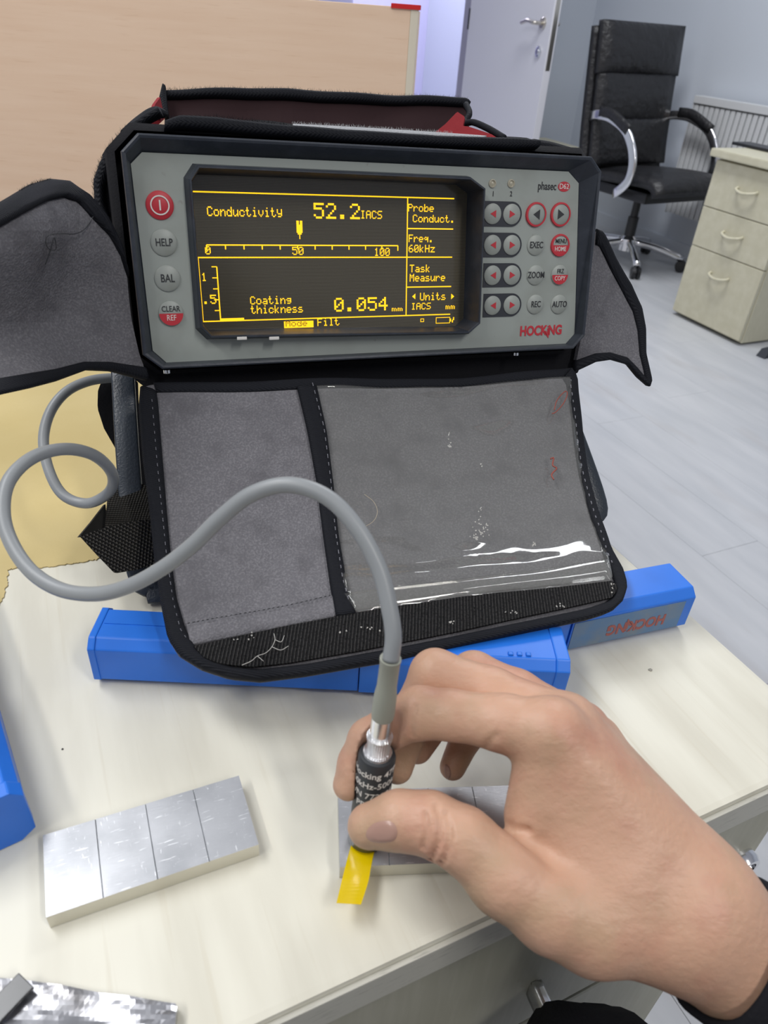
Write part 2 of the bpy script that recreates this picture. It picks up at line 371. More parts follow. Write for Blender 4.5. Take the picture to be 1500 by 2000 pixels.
# ================================================================== ROOM
def room_pt(a, b, z): return U*a + V*b + Vector((0, 0, z))     # room axes: a across, b along the right wall
def slab(name, p, ex, ey, ez, m):
    vs = [p, p+ex, p+ex+ey, p+ey]; vs += [q+ez for q in vs]
    return struct(meshobj(name, vs, [(3, 2, 1, 0), (4, 5, 6, 7), (0, 1, 5, 4), (1, 2, 6, 5), (2, 3, 7, 6), (3, 0, 4, 7)], m))
WA = 3.36      # right wall
DOORB = 4.42   # far wall
DA = 2.50      # door leaf plane
fl = slab('floor', room_pt(-3.5, -3, -0.05), U*6.86, V*11.2, Vector((0, 0, 0.046)), FLOORM)
pm = None
rows = [(a, 0.19) for a in np.arange(0.2, 3.3, 0.19)]
for i, (a, w) in enumerate(rows):
    b0 = -0.2 - 1.2*random.random()
    k = 0
    while b0 < DOORB+.2:
        b1 = min(b0+1.2, DOORB+.4)
        if b1 > 0.2:
            if pm is None:
                pm = box('plank', (0.0003, 0.0003, -0.004), (0.1897, 1.1997, 0.0), FLOORM, fl, 0.0005, seg=1); o = pm
            else:
                o = pm.copy(); C.objects.link(o)
            o.location = room_pt(a, b0, 0); o.rotation_euler = (0, 0, YAW)
        b0 += 1.2
slab('wall_right', room_pt(WA, -3, 0), U*0.12, V*11.2, Vector((0, 0, 2.8)), WALLM)
slab('wall_back', room_pt(DA+.10, DOORB, 0), U*(WA-DA-.10), V*0.14, Vector((0, 0, 2.8)), WALLM)
slab('wall_back_left', room_pt(-3.5, DOORB, 0), U*(DA-.95+3.5), V*0.14, Vector((0, 0, 2.8)), WALLM)
slab('wall_corridor', room_pt(-3.5, DOORB+2.3, 0), U*6.86, V*0.12, Vector((0, 0, 2.8)), LAV)
slab('trim_1', room_pt(DA+.03, DOORB-.02, 0), U*0.07, V*0.18, Vector((0, 0, 2.08)), FRAMEM)
slab('trim_2', room_pt(DA-1.02, DOORB-.02, 0), U*0.07, V*0.18, Vector((0, 0, 2.08)), FRAMEM)
slab('baseboard_right', room_pt(WA-.014, -3, 0), U*0.014, V*(DOORB+3), Vector((0, 0, 0.07)), WALLM)
# door leaf standing open into the room, latch edge towards us; local x = away from us along the leaf, y = leaf thickness
LB = DOORB-0.86
door = struct(bpy.data.objects.new('door_1', None)); C.objects.link(door); door.matrix_world = frame(room_pt(DA, LB, 0), V, -U, Vector((0, 0, 1)))
box('leaf', (0, 0, 0.01), (0.82, 0.042, 2.03), DOORM, door, 0.002)
box('latch_plate', (-0.002, 0.009, 0.86), (0.001, 0.033, 1.12+.16), STEEL, door)
def lever(side):
    y0 = 0.042 if side > 0 else 0.0
    mw = Matrix.Translation((0.07, y0, 1.055)) @ Matrix.Rotation(-side*math.pi/2, 4, 'X')
    r = lathe('handle_rose', [(0.026, 0), (0.026, 0.006), (0.022, 0.010)], STEEL, door, 24, mw)
    h = tube('door_handle', [(0.07, y0, 1.055), (0.07, y0+side*.045, 1.055), (0.085, y0+side*.055, 1.056), (0.13, y0+side*.056, 1.062), (0.185, y0+side*.054, 1.052)], 0.009, STEEL, door, 10, 6)
    mw = Matrix.Translation((0.07, y0, 0.935)) @ Matrix.Rotation(-side*math.pi/2, 4, 'X')
    k = lathe('keyhole_rose', [(0.026, 0), (0.026, 0.006), (0.020, 0.009), (0.013, 0.009), (0.012, 0.014)], CHROME, door, 24, mw)
lever(1); lever(-1)
for z in (0.3, 1.0, 1.7):
    box('hinge', (0.818, -0.004, z), (0.83, 0.046, z+.1), BLACKP, door, 0.001)
# corridor cupboard
cb = thing('tall_cupboard', 'tall lilac-white cupboard in the corridor beyond the open door', 'cupboard', frame(room_pt(1.05, DOORB+1.25, 0), U, V, Vector((0, 0, 1))))
box('body', (0, 0, 0), (1.2, 0.5, 2.1), LAV, cb, 0.003)
for i in range(2):
    d = box('cupboard_door', (0.02+i*.59, -0.02, 0.08), (0.59+i*.59, -0.001, 2.05), LAV, cb, 0.003)
    for z in (0.66, 0.82, 1.06):
        box('handle', (0.42, -0.04, z), (0.52, -0.021, z+.012), BLACKP, d, 0.002, loc=(i*.59, 0, 0))
# ================================================================== RADIATOR
RL = onp(1362, 186, room_pt(WA-.09, 0, 0), U); ra_b = RL.dot(V); rz = RL.z
rad = thing('radiator', 'white ribbed panel radiator under the wall behind the swivel chair', 'radiator', frame(room_pt(WA-.09, ra_b, 0), -V, -U, Vector((0, 0, 1))))
box('back_panel', (0, -0.05, rz-.58), (1.6, -0.035, rz-.01), RADSH, rad)
box('top_grille', (-0.005, -0.055, rz-.035), (1.605, 0.012, rz), RADM, rad, 0.003)
box('end_panel', (-0.006, -0.05, rz-.58), (0.0, 0.006, rz-.03), RADM, rad)
fin = None
for k in range(44):
    if fin is None: fin = box('fin', (0.004, -0.035, rz-.575), (0.032, 0.004, rz-.04), RADM, rad, 0.006); f = fin
    else: f = fin.copy(); C.objects.link(f)
    f.location = (k*.0362, 0, 0)
# ================================================================== FAR DRAWER UNIT
p0 = atz(1440, 676, 0); pl = atz(1312, 612, 0); wd = (pl-p0).length
cab = thing('drawer_unit', 'cream three-drawer pedestal standing on the grey floor in front of the radiator', 'drawer unit', frame(p0, V, U, Vector((0, 0, 1))))
ctop = onp(1400, 288, pl, U).z
box('carcass', (0, 0.018, 0.01), (wd, 0.52, ctop-.03), CREAM, cab, 0.002)
box('worktop', (-0.02, -0.025, ctop-.03), (wd+.02, 0.54, ctop), CREAM, cab, 0.006)
z0 = 0.02; H = ctop-.04-z0
for lo, hi in ((0.0, 0.46), (0.465, 0.715), (0.72, 1.0)):
    d = box('drawer_front', (0.003, 0.0, z0+H*lo), (wd-.003, 0.017, z0+H*hi), CREAM, cab, 0.003)
    zc = z0+H*(lo*.26+hi*.74) if lo == 0 else z0+H*(lo+hi)/2+.01
    tube('handle', [(wd/2-.05, 0, zc), (wd/2-.042, -0.018, zc-.006), (wd/2, -0.028, zc-.012), (wd/2+.042, -0.018, zc-.006), (wd/2+.05, 0, zc)], 0.006, CREAM, d, 8, 5)
q = onp(1485, 291, Vector((0, 0, ctop)), Vector((0, 0, 1)))
tr = box('tray', (-0.11, -0.05, 0), (0.11, 0.05, 0.012), BLACKP, None, 0.004); tr.matrix_world = frame(q, V, U, Vector((0, 0, 1)))
tag(tr, 'flat black tray on top of the cream drawer pedestal', 'tray')
ds = prism('doorstop', [(-.03, -.02), (.03, -.02), (.03, .02), (-.03, .02)], 0, 0.03, mat('dark_rubber', (0.03, 0.035, 0.045), 0.7), None, inset=[(-.01, -.018), (.03, -.018), (.03, .018), (-.01, .018)], bev=0.002)
q = atz(1493, 696, 0); ds.location = (q.x, q.y, 0); ds.rotation_euler = (0, 0, 0.6)
tag(ds, 'small dark rubber wedge on the floor beside the cream drawer pedestal', 'doorstop')
# cream box far behind the meter
q = room_pt(2.98, 4.15, 0); hb = onp(1066, 278, q, V).z
bx = box('storage_box', (-0.22, -0.2, 0), (0.12, 0.2, hb), CREAM, None, 0.006); bx.location = (q.x, q.y, 0); bx.rotation_euler = (0, 0, YAW)
tag(bx, 'low cream storage box on the floor by the open door', 'box')
# ================================================================== SWIVEL CHAIR
chair = thing('office_chair', 'black leather high-back swivel chair with chrome loop arms beside the radiator', 'chair', loc=(1.21, 4.10, 0), rz=math.radians(32))
# local: -y is where the sitter faces, x across
def pad(name, x0, x1, path, th, parent, nseg=8, ny=None, puff=0.02):
    """padded panel swept along a side profile path [(y,z)], normal to the front"""
    P = [Vector((0, y, z)) for y, z in path]; P = catmull(P, nseg); vs, fs = [], []; nx = 9; N = len(P)
    for side in (1, 0):
        for i, p in enumerate(P):
            t = (P[min(i+1, N-1)]-P[max(i-1, 0)]).normalized(); nrm = Vector((0, -t.z, t.y))
            if nrm.y > 0 and abs(nrm.y) > abs(nrm.z): nrm = -nrm
            if abs(nrm.z) > abs(nrm.y) and nrm.z < 0: nrm = -nrm
            for k in range(nx):
                f = k/(nx-1); e = math.sin(math.pi*f)**.5*math.sin(math.pi*min(max((i+.0)/(N-1), 0.0), 1))**.5
                h = th+puff*e if side else 0
                vs.append(Vector((x0+(x1-x0)*f, p.y, p.z))+nrm*h)
    o = N*nx
    for s in (0, 1):
        for i in range(N-1):
            for k in range(nx-1):
                a = s*o+i*nx+k; fs.append((a, a+1, a+nx+1, a+nx))
    for i in range(N-1):
        for k in (0, nx-1): a = i*nx+k; fs.append((a, a+nx, a+nx+o, a+o))
    for k in range(nx-1):
        for i in (0, N-1): a = i*nx+k; fs.append((a, a+1, a+1+o, a+o))
    bm = bmesh.new(); bv = [bm.verts.new(v) for v in vs]
    for f in fs: bm.faces.new([bv[i] for i in f])
    return bmobj(name, bm, LEATHER, parent, smooth=True)
pad('back_shell', -0.285, 0.285, [(0.19, 0.44), (0.225, 0.60), (0.255, 0.80), (0.29, 1.06)], 0.03, chair, puff=0.0)
pad('back_cushion', -0.268, 0.268, [(0.150, 0.47), (0.172, 0.57), (0.190, 0.685)], 0.03, chair, puff=0.028)
pad('back_cushion', -0.268, 0.268, [(0.190, 0.67), (0.206, 0.77), (0.221, 0.885)], 0.03, chair, puff=0.028)
pad('headrest', -0.279, 0.279, [(0.220, 0.87), (0.236, 0.97), (0.252, 1.085)], 0.035, chair, puff=0.04)
pad('seat', -0.25, 0.25, [(-0.30, 0.40), (-0.26, 0.435), (-0.05, 0.425), (0.19, 0.41)], 0.035, chair, puff=0.035)
box('seat_base', (-0.22, -0.24, 0.36), (0.22, 0.18, 0.41), BLACKP, chair, 0.01)
for s in (-1, 1):
    x = s*.285
    a = tube('armrest', [(x*.86, -0.06, 0.385), (x, -0.10, 0.39), (x*1.03, -0.17, 0.46), (x*1.03, -0.165, 0.56), (x*1.02, -0.09, 0.655), (x, 0.03, 0.70), (x*.98, 0.13, 0.705), (x*.92, 0.20, 0.69)], 0.016, CHROME, chair, 10, 6, flat=(0.022, 0.008, Vector((s, 0.001, 0.02))))
    tube('arm_pad', [(x*1.02, -0.10, 0.665), (x, 0.03, 0.715), (x*.98, 0.12, 0.718)], 0.02, LEATHER, a, 8, 5, flat=(0.010, 0.024, Vector((0.02, 0.01, 1))))
lathe('gas_column', [(0.028, 0.10), (0.028, 0.24), (0.02, 0.24), (0.02, 0.37)], BLACKP, chair, 20)
lathe('hub', [(0.045, 0.07), (0.045, 0.13), (0.03, 0.145)], CHROME, chair, 20)
for k in range(5):
    a = math.radians(72*k+20); dx, dy = math.cos(a), math.sin(a)
    lg = tube('base_leg', [(dx*.03, dy*.03, 0.115), (dx*.16, dy*.16, 0.10), (dx*.30, dy*.30, 0.068)], 0.018, CHROME, chair, 10, 4)
    w = lathe('caster', [(0.010, -.024), (0.028, -.022), (0.030, -.006), (0.012, -.004), (0.012, .004), (0.030, .006), (0.028, .022), (0.010, .024)], BLACKP, lg, 18, Matrix.Translation((dx*.30, dy*.30, 0.030)) @ Matrix.Rotation(a, 4, 'Z') @ Matrix.Rotation(math.pi/2, 4, 'X'))
# ================================================================== WOOD CABINET BEHIND
PY = 1.10
xr = onp(812, 100, Vector((0, PY, 0)), Vector((0, 1, 0))); zt = onp(790, 10, Vector((0, PY, 0)), Vector((0, 1, 0))).z
oc = thing('office_cabinet', 'beech wood cabinet back with pale edge behind the meter', 'cabinet', frame(Vector((xr.x, PY, 0)), Vector((math.cos(-.012), math.sin(-.012), 0)), Vector((-math.sin(-.012), math.cos(-.012), 0)), Vector((0, 0, 1))))
box('back_panel', (-1.6, 0, 0.02), (-0.010, 0.018, zt-.002), BEECH, oc, 0.001)
box('edge_banding', (-0.010, -0.0005, 0.02), (0.0, 0.0185, zt), PVCEDGE, oc, 0.001)
box('carcass', (-1.59, 0.0185, 0.0), (-0.004, 0.42, zt-.004), BEECH, oc, 0.001)
tp = box('red_tape', (-0.035, -0.002, zt-.004), (0.002, 0.05, zt+.0012), mat('red_adhesive_tape', (0.62, 0.02, 0.02), 0.4), oc, 0.0005)
# ================================================================== DESK
f1, f2 = atz(600, 1954), atz(1500, 1534); g1, g2 = atz(1193, 1058), atz(1500, 1340)
du = (f2-f1).normalized(); dv = Vector((-du.y, du.x, 0))
corner = f2 + du*((g2-f2).dot(du)+(g1-f2).dot(du))/2; corner.z = 0
desk = thing('desk', 'pale maple desk with cream drawers carrying the meter and blue cases', 'desk', frame(corner, du, dv, Vector((0, 0, 1))))
DD = 0.58; DW = 1.5; TH = 0.022
box('worktop', (-DW, 0, DZ-TH), (0, DD, DZ), WOODTOP, desk, 0.003)
box('front_edge_trim', (-DW, -0.0022, DZ-TH-.001), (0.0, 0.0, DZ-.003), mat('worn_edge_trim', (0.52, 0.51, 0.45), 0.5, vary=('noise', 60, (0.36, 0.35, 0.31), 0.58, 0.75, (2, 20, 20))), desk, 0.0008)
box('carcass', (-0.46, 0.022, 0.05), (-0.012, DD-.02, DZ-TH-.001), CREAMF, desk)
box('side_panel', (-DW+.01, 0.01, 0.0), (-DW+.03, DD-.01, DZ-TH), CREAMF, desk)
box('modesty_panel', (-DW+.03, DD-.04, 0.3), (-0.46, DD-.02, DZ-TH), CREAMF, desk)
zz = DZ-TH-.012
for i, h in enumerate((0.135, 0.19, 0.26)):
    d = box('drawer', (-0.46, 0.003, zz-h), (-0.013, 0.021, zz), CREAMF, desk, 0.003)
    zc = zz-h*.52 if i else 0; pn = corner+dv*.003; qh = onp(1042, 1925, pn, dv)-corner; xc = qh.dot(du)-.055; zc = zc or qh.z
    tube('handle', [(xc-.055, 0.003, zc), (xc-.05, -0.016, zc-.002), (xc-.02, -0.026, zc-.004), (xc+.02, -0.026, zc-.004), (xc+.05, -0.016, zc-.002), (xc+.055, 0.003, zc)], 0.006, CHROME, d, 10, 6, flat=(0.0035, 0.008, Vector((0, 0.02, 1))))
    if i == 0:
        pn = corner + dv*0.003; q = onp(1440, 1680, pn, dv) - corner
        lk = lathe('lock', [(0.0105, 0), (0.0105, 0.004), (0.009, 0.007), (0.0065, 0.007), (0.006, 0.0045)], CHROME, d, 24, Matrix.Translation((q.dot(du), 0.003, q.z)) @ Matrix.Rotation(math.pi/2, 4, 'X'))
    zz -= h+.004
# crumbs
for (x, y, r, l) in ((1270, 1308, .0012, 'pale grey crumb on the desk right of the blue cases'), (122, 1463, .0006, 'tiny black speck on the desk above the bare aluminium block')):
    bm = bmesh.new(); bmesh.ops.create_icosphere(bm, subdivisions=1, radius=r)
    for v in bm.verts: v.co = v.co*random.uniform(.8, 1.15); v.co.z *= .5
    o = bmobj('crumb', bm, mat('crumb_grey', (0.32, 0.31, 0.27), 0.8) if r > .001 else BLACKP); o.location = atz(x, y, DZ+r*.4); tag(o, l, 'crumb')
# kraft paper
kp = [(-60, 735), (150, 705), (300, 720), (330, 800), (322, 900), (260, 1000), (225, 1078), (200, 1086), (190, 1094), (160, 1099), (140, 1102), (100, 1108), (60, 1112), (36, 1110), (16, 1114), (15, 1140), (8, 1166), (-6, 1190), (-60, 1220)]
pts = [atz(x, y, DZ) for x, y in kp]; pts = [(p.x, p.y) for p in pts]
rp = []
for i in range(len(pts)):
    a, b = Vector(pts[i]), Vector(pts[(i+1) % len(pts)]); n = 10 if 6 <= i <= 16 else 2
    for k in range(n): q = a.lerp(b, k/n); rp.append((q.x+random.uniform(-1, 1)*(.0007 if n > 2 else 0), q.y+random.uniform(-1, 1)*(.0007 if n > 2 else 0)))
tag(prism('kraft_paper', rp, DZ+.0002, DZ+.0008, KRAFT), 'yellow kraft paper sheet with torn edge lying under the cable loop', 'paper')
# ================================================================== BLUE CASES
def plastic_case(label, w, d, h, split, mw, lidend=1, bumps=True):
    """telescopic square plastic case; local x along length 0..w, y depth 0..d, z up"""
    t = thing('instrument_case', label, 'case', mw, group='blue plastic cases on the desk')
    ch = 0.0045
    def octo(x, g): return [(x, ch-g*0, -g*0), (x, d-ch, 0), (x, d+g, ch), (x, d+g, h+g-ch), (x, d+g-ch, h+g), (x, ch-g, h+g), (x, -g, h+g-ch), (x, -g, ch)]
    def part(name, x0, x1, g, m=BLUE):
        L = [octo(x0+(0.0), g), octo(x1, g)]
        vs = L[0]+L[1]; fs = [tuple(range(8)), tuple(range(15, 7, -1))]+[(i, i+8, (i+1) % 8+8, (i+1) % 8) for i in range(8)]
        bm = bmesh.new(); bv = [bm.verts.new(v) for v in vs]
        for f in fs: bm.faces.new([bv[i] for i in f])
        bmesh.ops.bevel(bm, geom=list(bm.edges), offset=0.0007, segments=2, profile=.7, affect='EDGES')
        return bmobj(name, bm, m, t)
    body = part('body', 0, split-.0004, 0.0)
    lid = part('lid', split, w, 0.0009)
    if bumps: part('end_cap', w-.006, w+.001, 0.0016)
    part('end_rim', -0.0005, 0.003, 0.0006)
    # moulded seam
    box('seam_ridge', (0.004, d*.5-.0004, h-.0002), (split-.002, d*.5+.0004, h+.0004), BLUE, t)
    if bumps:
        for k in range(3):
            box('grip_bump', (w-.030+k*.0045, 0.0045, h+.0004), (w-.0275+k*.0045, 0.0070, h+.0018), BLUE, t, 0.0005)
    return t, body, lid
Z = Vector((0, 0, 1))
a0, a1 = atz(189, 1338), atz(1092, 1380); ax = (a1-a0).normalized(); ay = Vector((-ax.y, ax.x, 0)); la = (a1-a0).length
# case height from its front left edge
zt_ = min((abs(proj(a0+Z*(k*.0005))[1]-1258), k*.0005) for k in range(120))[1]
HC = zt_
caseA = plastic_case('nearest blue plastic case lying along the front under the meter flap', la-.001, HC*.98, HC, la*.56, frame(a0+Z*.0003, ax, ay, Z))
b1, b0 = atz(1331, 1229), atz(1100, 1279); 
bxv = (b1-b0).normalized(); byv = Vector((-bxv.y, bxv.x, 0)); lb = (b1-b0).length
tB, _, _ = plastic_case('scuffed blue plastic case with upside-down red lettering behind the nearest case', lb+.010, HC*.98, HC, .010, frame(b0-bxv*.010+Z*.0003, bxv, byv, Z), bumps=False)
box('scuffed_face', (.011, -0.0012, 0.005), (lb+.0035, -0.0008, HC-.005), BLUEW, tB)
mwt = Matrix.Translation((.010+lb*.55, -0.0013, HC*.47)) @ Matrix.Rotation(math.pi/2, 4, 'X') @ Matrix.Rotation(math.pi, 4, 'Z')
LOGO_B = (tB, mwt)
c0 = atz(66, 1628); c1 = atz(0, 1662); cr0 = atz(52, 1532, DZ+HC); cr1 = atz(2, 1362, DZ+HC)
cyv = (cr1-cr0).normalized(); cxv = Vector((cyv.y, -cyv.x, 0))
# long axis of this case runs away from us along cyv, near end is the capped one
yv = Z.cross(-cyv)
tC, _, _ = plastic_case('blue plastic case cut by the left picture edge beside the bare aluminium block', 0.235, HC*.98, HC, 0.150, frame(c0+cyv*.235-yv*(HC*.98)+Z*.0003, -cyv, yv, Z))
# ================================================================== METER
IO = Vector((-0.0093, 0.44, 0.93)); IX = Vector((0.9277, 0.3721, -0.0299)).normalized()
IN_ = Vector((0.367, -0.8947, 0.2547)); IN_ = (IN_-IX*IN_.dot(IX)).normalized(); IY = IN_.cross(IX)
IM = frame(IO, IX, IY, IN_); IMI = IM.inverted()
meter = thing('conductivity_meter', 'grey portable conductivity meter with amber display inside the open black case', 'meter', IM)
def IW(px, py, off): return onp(px, py, IO+IN_*off, IN_)        # world point on a plane parallel to the front panel
def IL(px, py, off): return IMI @ IW(px, py, off)
mm = lambda L: [(x*.001, y*.001) for x, y in L]
OUT = mm([(-136.2, 59.7), (137.3, 59.7), (145.6, 51.4), (145.2, -51.2), (137, -59.7), (-136, -59.7), (-145.6, -51.4), (-145.2, 51)])
PAN = mm([(-134.8, 51.8), (126, 51.4), (134.5, 44.8), (142.2, -50.6), (135.6, -57.2), (-133.2, -57.3), (-140, -50.2), (-141, 46.1)])
PZ = -0.008
def grow(P, d):
    n = len(P); o = []
    for i in range(n):
        a, b, c = Vector(P[i-1]), Vector(P[i]), Vector(P[(i+1) % n]); t1 = (b-a).normalized(); t2 = (c-b).normalized()
        n1 = Vector((-t1.y, t1.x)); n2 = Vector((-t2.y, t2.x)); m = (n1+n2).normalized(); m = m*(d/max(m.dot(n1), .3)); o.append((b.x+m.x, b.y+m.y))
    return o
# outlines run clockwise: positive grow goes outward
l3 = lambda P, z: [Vector((x, y, z)) for x, y in P]
ring_loft('bezel', [l3(grow(OUT, -.003), -.027), l3(grow(OUT, -.0005), -.016), l3(grow(OUT, .0004), -.003), l3(grow(OUT, 0), -.0004), l3(grow(OUT, -.0008), 0), l3(grow(OUT, -.0020), -.0003), l3(PAN, PZ-.001)], METALB, meter)
HOLE = mm([(-107.6, 46.2), (53.2, 45.4), (63.6, 39.4), (64.6, -40.8), (56.6, -47), (-107.6, -43.9), (-113.4, -37.6), (-112.9, 39.2)])
ring_loft('front_panel', [l3(PAN, PZ-.003), l3(PAN, PZ), l3(HOLE, PZ), l3(HOLE, PZ-.003)], PANEL, meter)
prism('housing', grow(OUT, -.003)[::-1], -.10, -.024, METALB, meter, bev=.003)
for x, y in ((326, 724), (1007, 690)):
    q = IL(x, y, -.004); lathe('screw', [(0.0022, -.001), (0.0022, .0008), (0.0012, .0014)], CHROME, meter, 12, T((q.x, q.y-.0005, -.004)) @ Matrix.Rotation(math.pi/2, 4, 'X'))
# display hood
HR = mm([(-107.6, 46.2), (53.2, 45.4), (63.6, 39.4), (64.6, -40.8), (56.6, -47), (-107.6, -43.9), (-113.4, -37.6), (-112.9, 39.2)])
HI = grow(HR, -.0018)
HB = [(x-.0018 if x < -.09 else x+.001, y+(.0012 if y > 0 else -.0012)) for x, y in HR]
SZ = -.020
hood = ring_loft('display_hood', [l3(HB, PZ), l3(HR, -.0012), l3(grow(HR, -.0006), 0), l3(grow(HI, .0004), 0), l3(HI, -.001), l3(grow(HI, -.0012), SZ)], METALB, meter)
for x0, x1 in ((463, 482), (526, 545)):
    a, b = IL(x0, 660, 0), IL(x1, 656, 0); o = box('paint_chip', (a.x, a.y-.0012, -.0014), (b.x, a.y+.0006, .0003), WHITEINK, hood, .0004)
scr = prism('display', grow(HI, -.0008)[::-1], SZ-.001, SZ, SCREEN, meter)
# dot-matrix characters, 5x7
G = {'C': '01110100011000010000100001000101110', 'o': '00000000000111010001100011000101110', 'n': '00000000001011011001100011000110001', 'd': '00001000010110110011100011000101111', 'u': '00000000001000110001100011001101101',
 'c': '00000000000111010001100001000101110', 't': '01000010001110001000010000100100110', 'i': '00100000000110000100001000010001110', 'v': '00000000001000110001100010101000100', 'y': '00000100011000110001011110000101110',
 '5': '11111100001111000001000011000101110', '2': '01110100010000100010001000100011111', '.': '00000000000000000000000000110001100', 'I': '01110001000010000100001000010001110', 'A': '01110100011000111111100011000110001',
 'S': '01111100001000001110000010000111110', '0': '01110100011001110101110011000101110', '1': '00100011000010000100001000010001110', 'P': '11110100011000111110100001000010000', 'r': '00000000001011011001100001000010000',
 'b': '10000100001011011001100011000111110', 'e': '00000000000111010001111111000001110', 'F': '11111100001000011110100001000010000', 'q': '00000000000110110011011110000100001', '6': '00110010001000011110100011000101110',
 'k': '10000100001001010100110001010010010', 'H': '10001100011000111111100011000110001', 'z': '00000000001111100010001000100011111', 'T': '11111001000010000100001000010000100', 'a': '00000000000111000001011111000101111',
 's': '00000000000111010000011100000111110', 'M': '10001110111010110101100011000110001', 'U': '10001100011000110001100011000101110', 'm': '00000000001101010101101011010110101', 'g': '00000000000111110001011110000101110',
 'h': '10000100001011011001100011000110001', '4': '00010001100101010010111110001000010', 'l': '01100001000010000100001000010001110', ' ': '0'*35}
def quads(name, rects, m, z=.0001):
    vs, fs = [], []
    for x0, y0, x1, y1 in rects:
        k = len(vs); vs += [(x0, y0, SZ+z), (x1, y0, SZ+z), (x1, y1, SZ+z), (x0, y1, SZ+z)]; fs.append((k, k+1, k+2, k+3))
    return meshobj(name, vs, fs, m, scr)
def dots(s, px, py, px2, hpx, m=AMBER, z=.0001, yscale=1.0):
    """text whose first cell starts at pixel (px,py)=baseline left, last ends at px2; hpx cap height in pixels"""
    a = IL(px, py, SZ); b = IL(px2, py, SZ); t = IL(px, py-hpx, SZ); cw = (b.x-a.x)/(len(s)*6-1); chh = (t-a).length/7
    R = []
    for i, c in enumerate(s):
        g = G[c]
        for r in range(7):
            k = 0
            while k < 5:
                if g[r*5+k] == '1':
                    e = k
                    while e < 5 and g[r*5+e] == '1': e += 1
                    x = a.x+(i*6+k)*cw; y = a.y+(6-r)*chh; R.append((x, y+chh*.06, x+(e-k)*cw*1.0, y+chh*.98)); k = e
                else: k += 1
    return quads('display_text', R, m, z)
dots('Conductivity', 405, 422, 551, 19); dots('52.2', 613, 427, 703, 31); dots('IACS', 704, 427, 746, 16)
dots('0', 401, 497, 412, 16); dots('50', 571, 498, 593, 16); dots('100', 731, 500, 761, 16)
dots('1', 394, 549, 404, 16); dots('.5', 397, 594, 423, 18)
dots('Coating', 489, 595, 569, 16); dots('thickness', 490, 613, 592, 16); dots('0.054', 653, 609, 757, 27); dots('mm', 765, 608, 786, 9)
dots('Probe', 797, 413, 847, 15); dots('Conduct.', 806, 434, 888, 15); dots('Freq.', 798, 473, 846, 15); dots('60kHz', 798, 493, 849, 15)
dots('Task', 800, 532, 840, 15); dots('Measure', 800, 550, 869, 15); dots('Units', 820, 587, 870, 15); dots('IACS', 803, 605, 841, 13); dots('mm', 870, 604, 888, 10); dots('Filt', 620, 637, 663, 15)
def hline(x0, y0, x1, w=.0007):
    a, b = IL(x0, y0, SZ), IL(x1, y0, SZ); return (a.x, a.y-w/2, b.x, a.y+w/2)
def vline(x, y0, y1, w=.0006):
    a, b = IL(x, y0, SZ), IL(x, y1, SZ); return (a.x-w/2, b.y, a.x+w/2, a.y)
Yt = IL(375, 374, SZ).y; X0 = IL(376, 374, SZ).x; X1 = IL(887, 388, SZ).x; XD = IL(796, 400, SZ).x; Ym = IL(387, 503, SZ).y; Yb = IL(398, 628, SZ).y
lw = .00035
R = [(X0, Yt-lw, X1, Yt+lw), (X0, Ym-lw, X1, Ym+lw), (X0, Yb-lw, X1, Yb+lw), (XD-lw, Yb, XD+lw, Yt), (X0, Yb, X0+lw, Ym)]
for y in (447, 560): a = IL(850, y, SZ); R.append((XD, a.y-lw, X1, a.y+lw))
quads('display_lines', R, AMBER)
# scale with ticks
s0, s1 = IL(403, 475, SZ), IL(777, 483, SZ); ys = (s0.y+s1.y)/2; R = [(s0.x, ys-lw, s1.x, ys+lw)]
for k in range(12):
    x = s0.x+(s1.x-s0.x)*k/11; R.append((x-lw, ys-(.0030 if k in (0, 11) else .0024), x+lw, ys))
quads('display_scale', R, AMBER)
v0, v1 = IL(421, 521, SZ), IL(433, 624, SZ); xv = (v0.x+v1.x)/2; R = [(xv-lw, Yb, xv+lw, v0.y)]
for k in range(5): y = v0.y+(v1.y-v0.y)*k/4.85; R.append((xv-.003, y-lw*.8, xv, y+lw*.8))
R.append((xv, Yb, xv+.014, Yb+.0015)); quads('display_scale', R, AMBER, .00012)
a = IL(582, 431, SZ); b = IL(588, 467, SZ); xm = (a.x+b.x)/2; yb_ = b.y
quads('display_pointer', [(xm-.0018, yb_+.0035, xm-.0003, a.y), (xm+.0003, yb_+.0035, xm+.0018, a.y), (xm-.0004, yb_+.0035, xm+.0004, yb_+.008), (xm-.0012, yb_+.0025, xm+.0012, yb_+.0035), (xm-.0003, yb_, xm+.0003, yb_+.0025)], AMBER)
a, b = IL(555, 641, SZ), IL(612, 626, SZ); quads('display_bar', [(a.x, a.y, b.x, b.y)], AMBER, .00008); dots('Mode', 558, 638, 600, 12, DARKDOT, .00014)
def tri(name, cx, cy, w, h, d, m, par, z):
    return meshobj(name, [(cx-d*w/2, cy, z), (cx+d*w/2, cy-h/2, z), (cx+d*w/2, cy+h/2, z)], [(0, 1, 2)] if d > 0 else [(0, 2, 1)], m, par)
for x, d in ((808, 1), (884, -1)): q = IL(x, 579, SZ); tri('display_arrow', q.x, q.y, .0022, .0036, d, AMBER, scr, SZ+.0001)
a, b = IL(851, 632, SZ), IL(879, 619, SZ); w = .0004
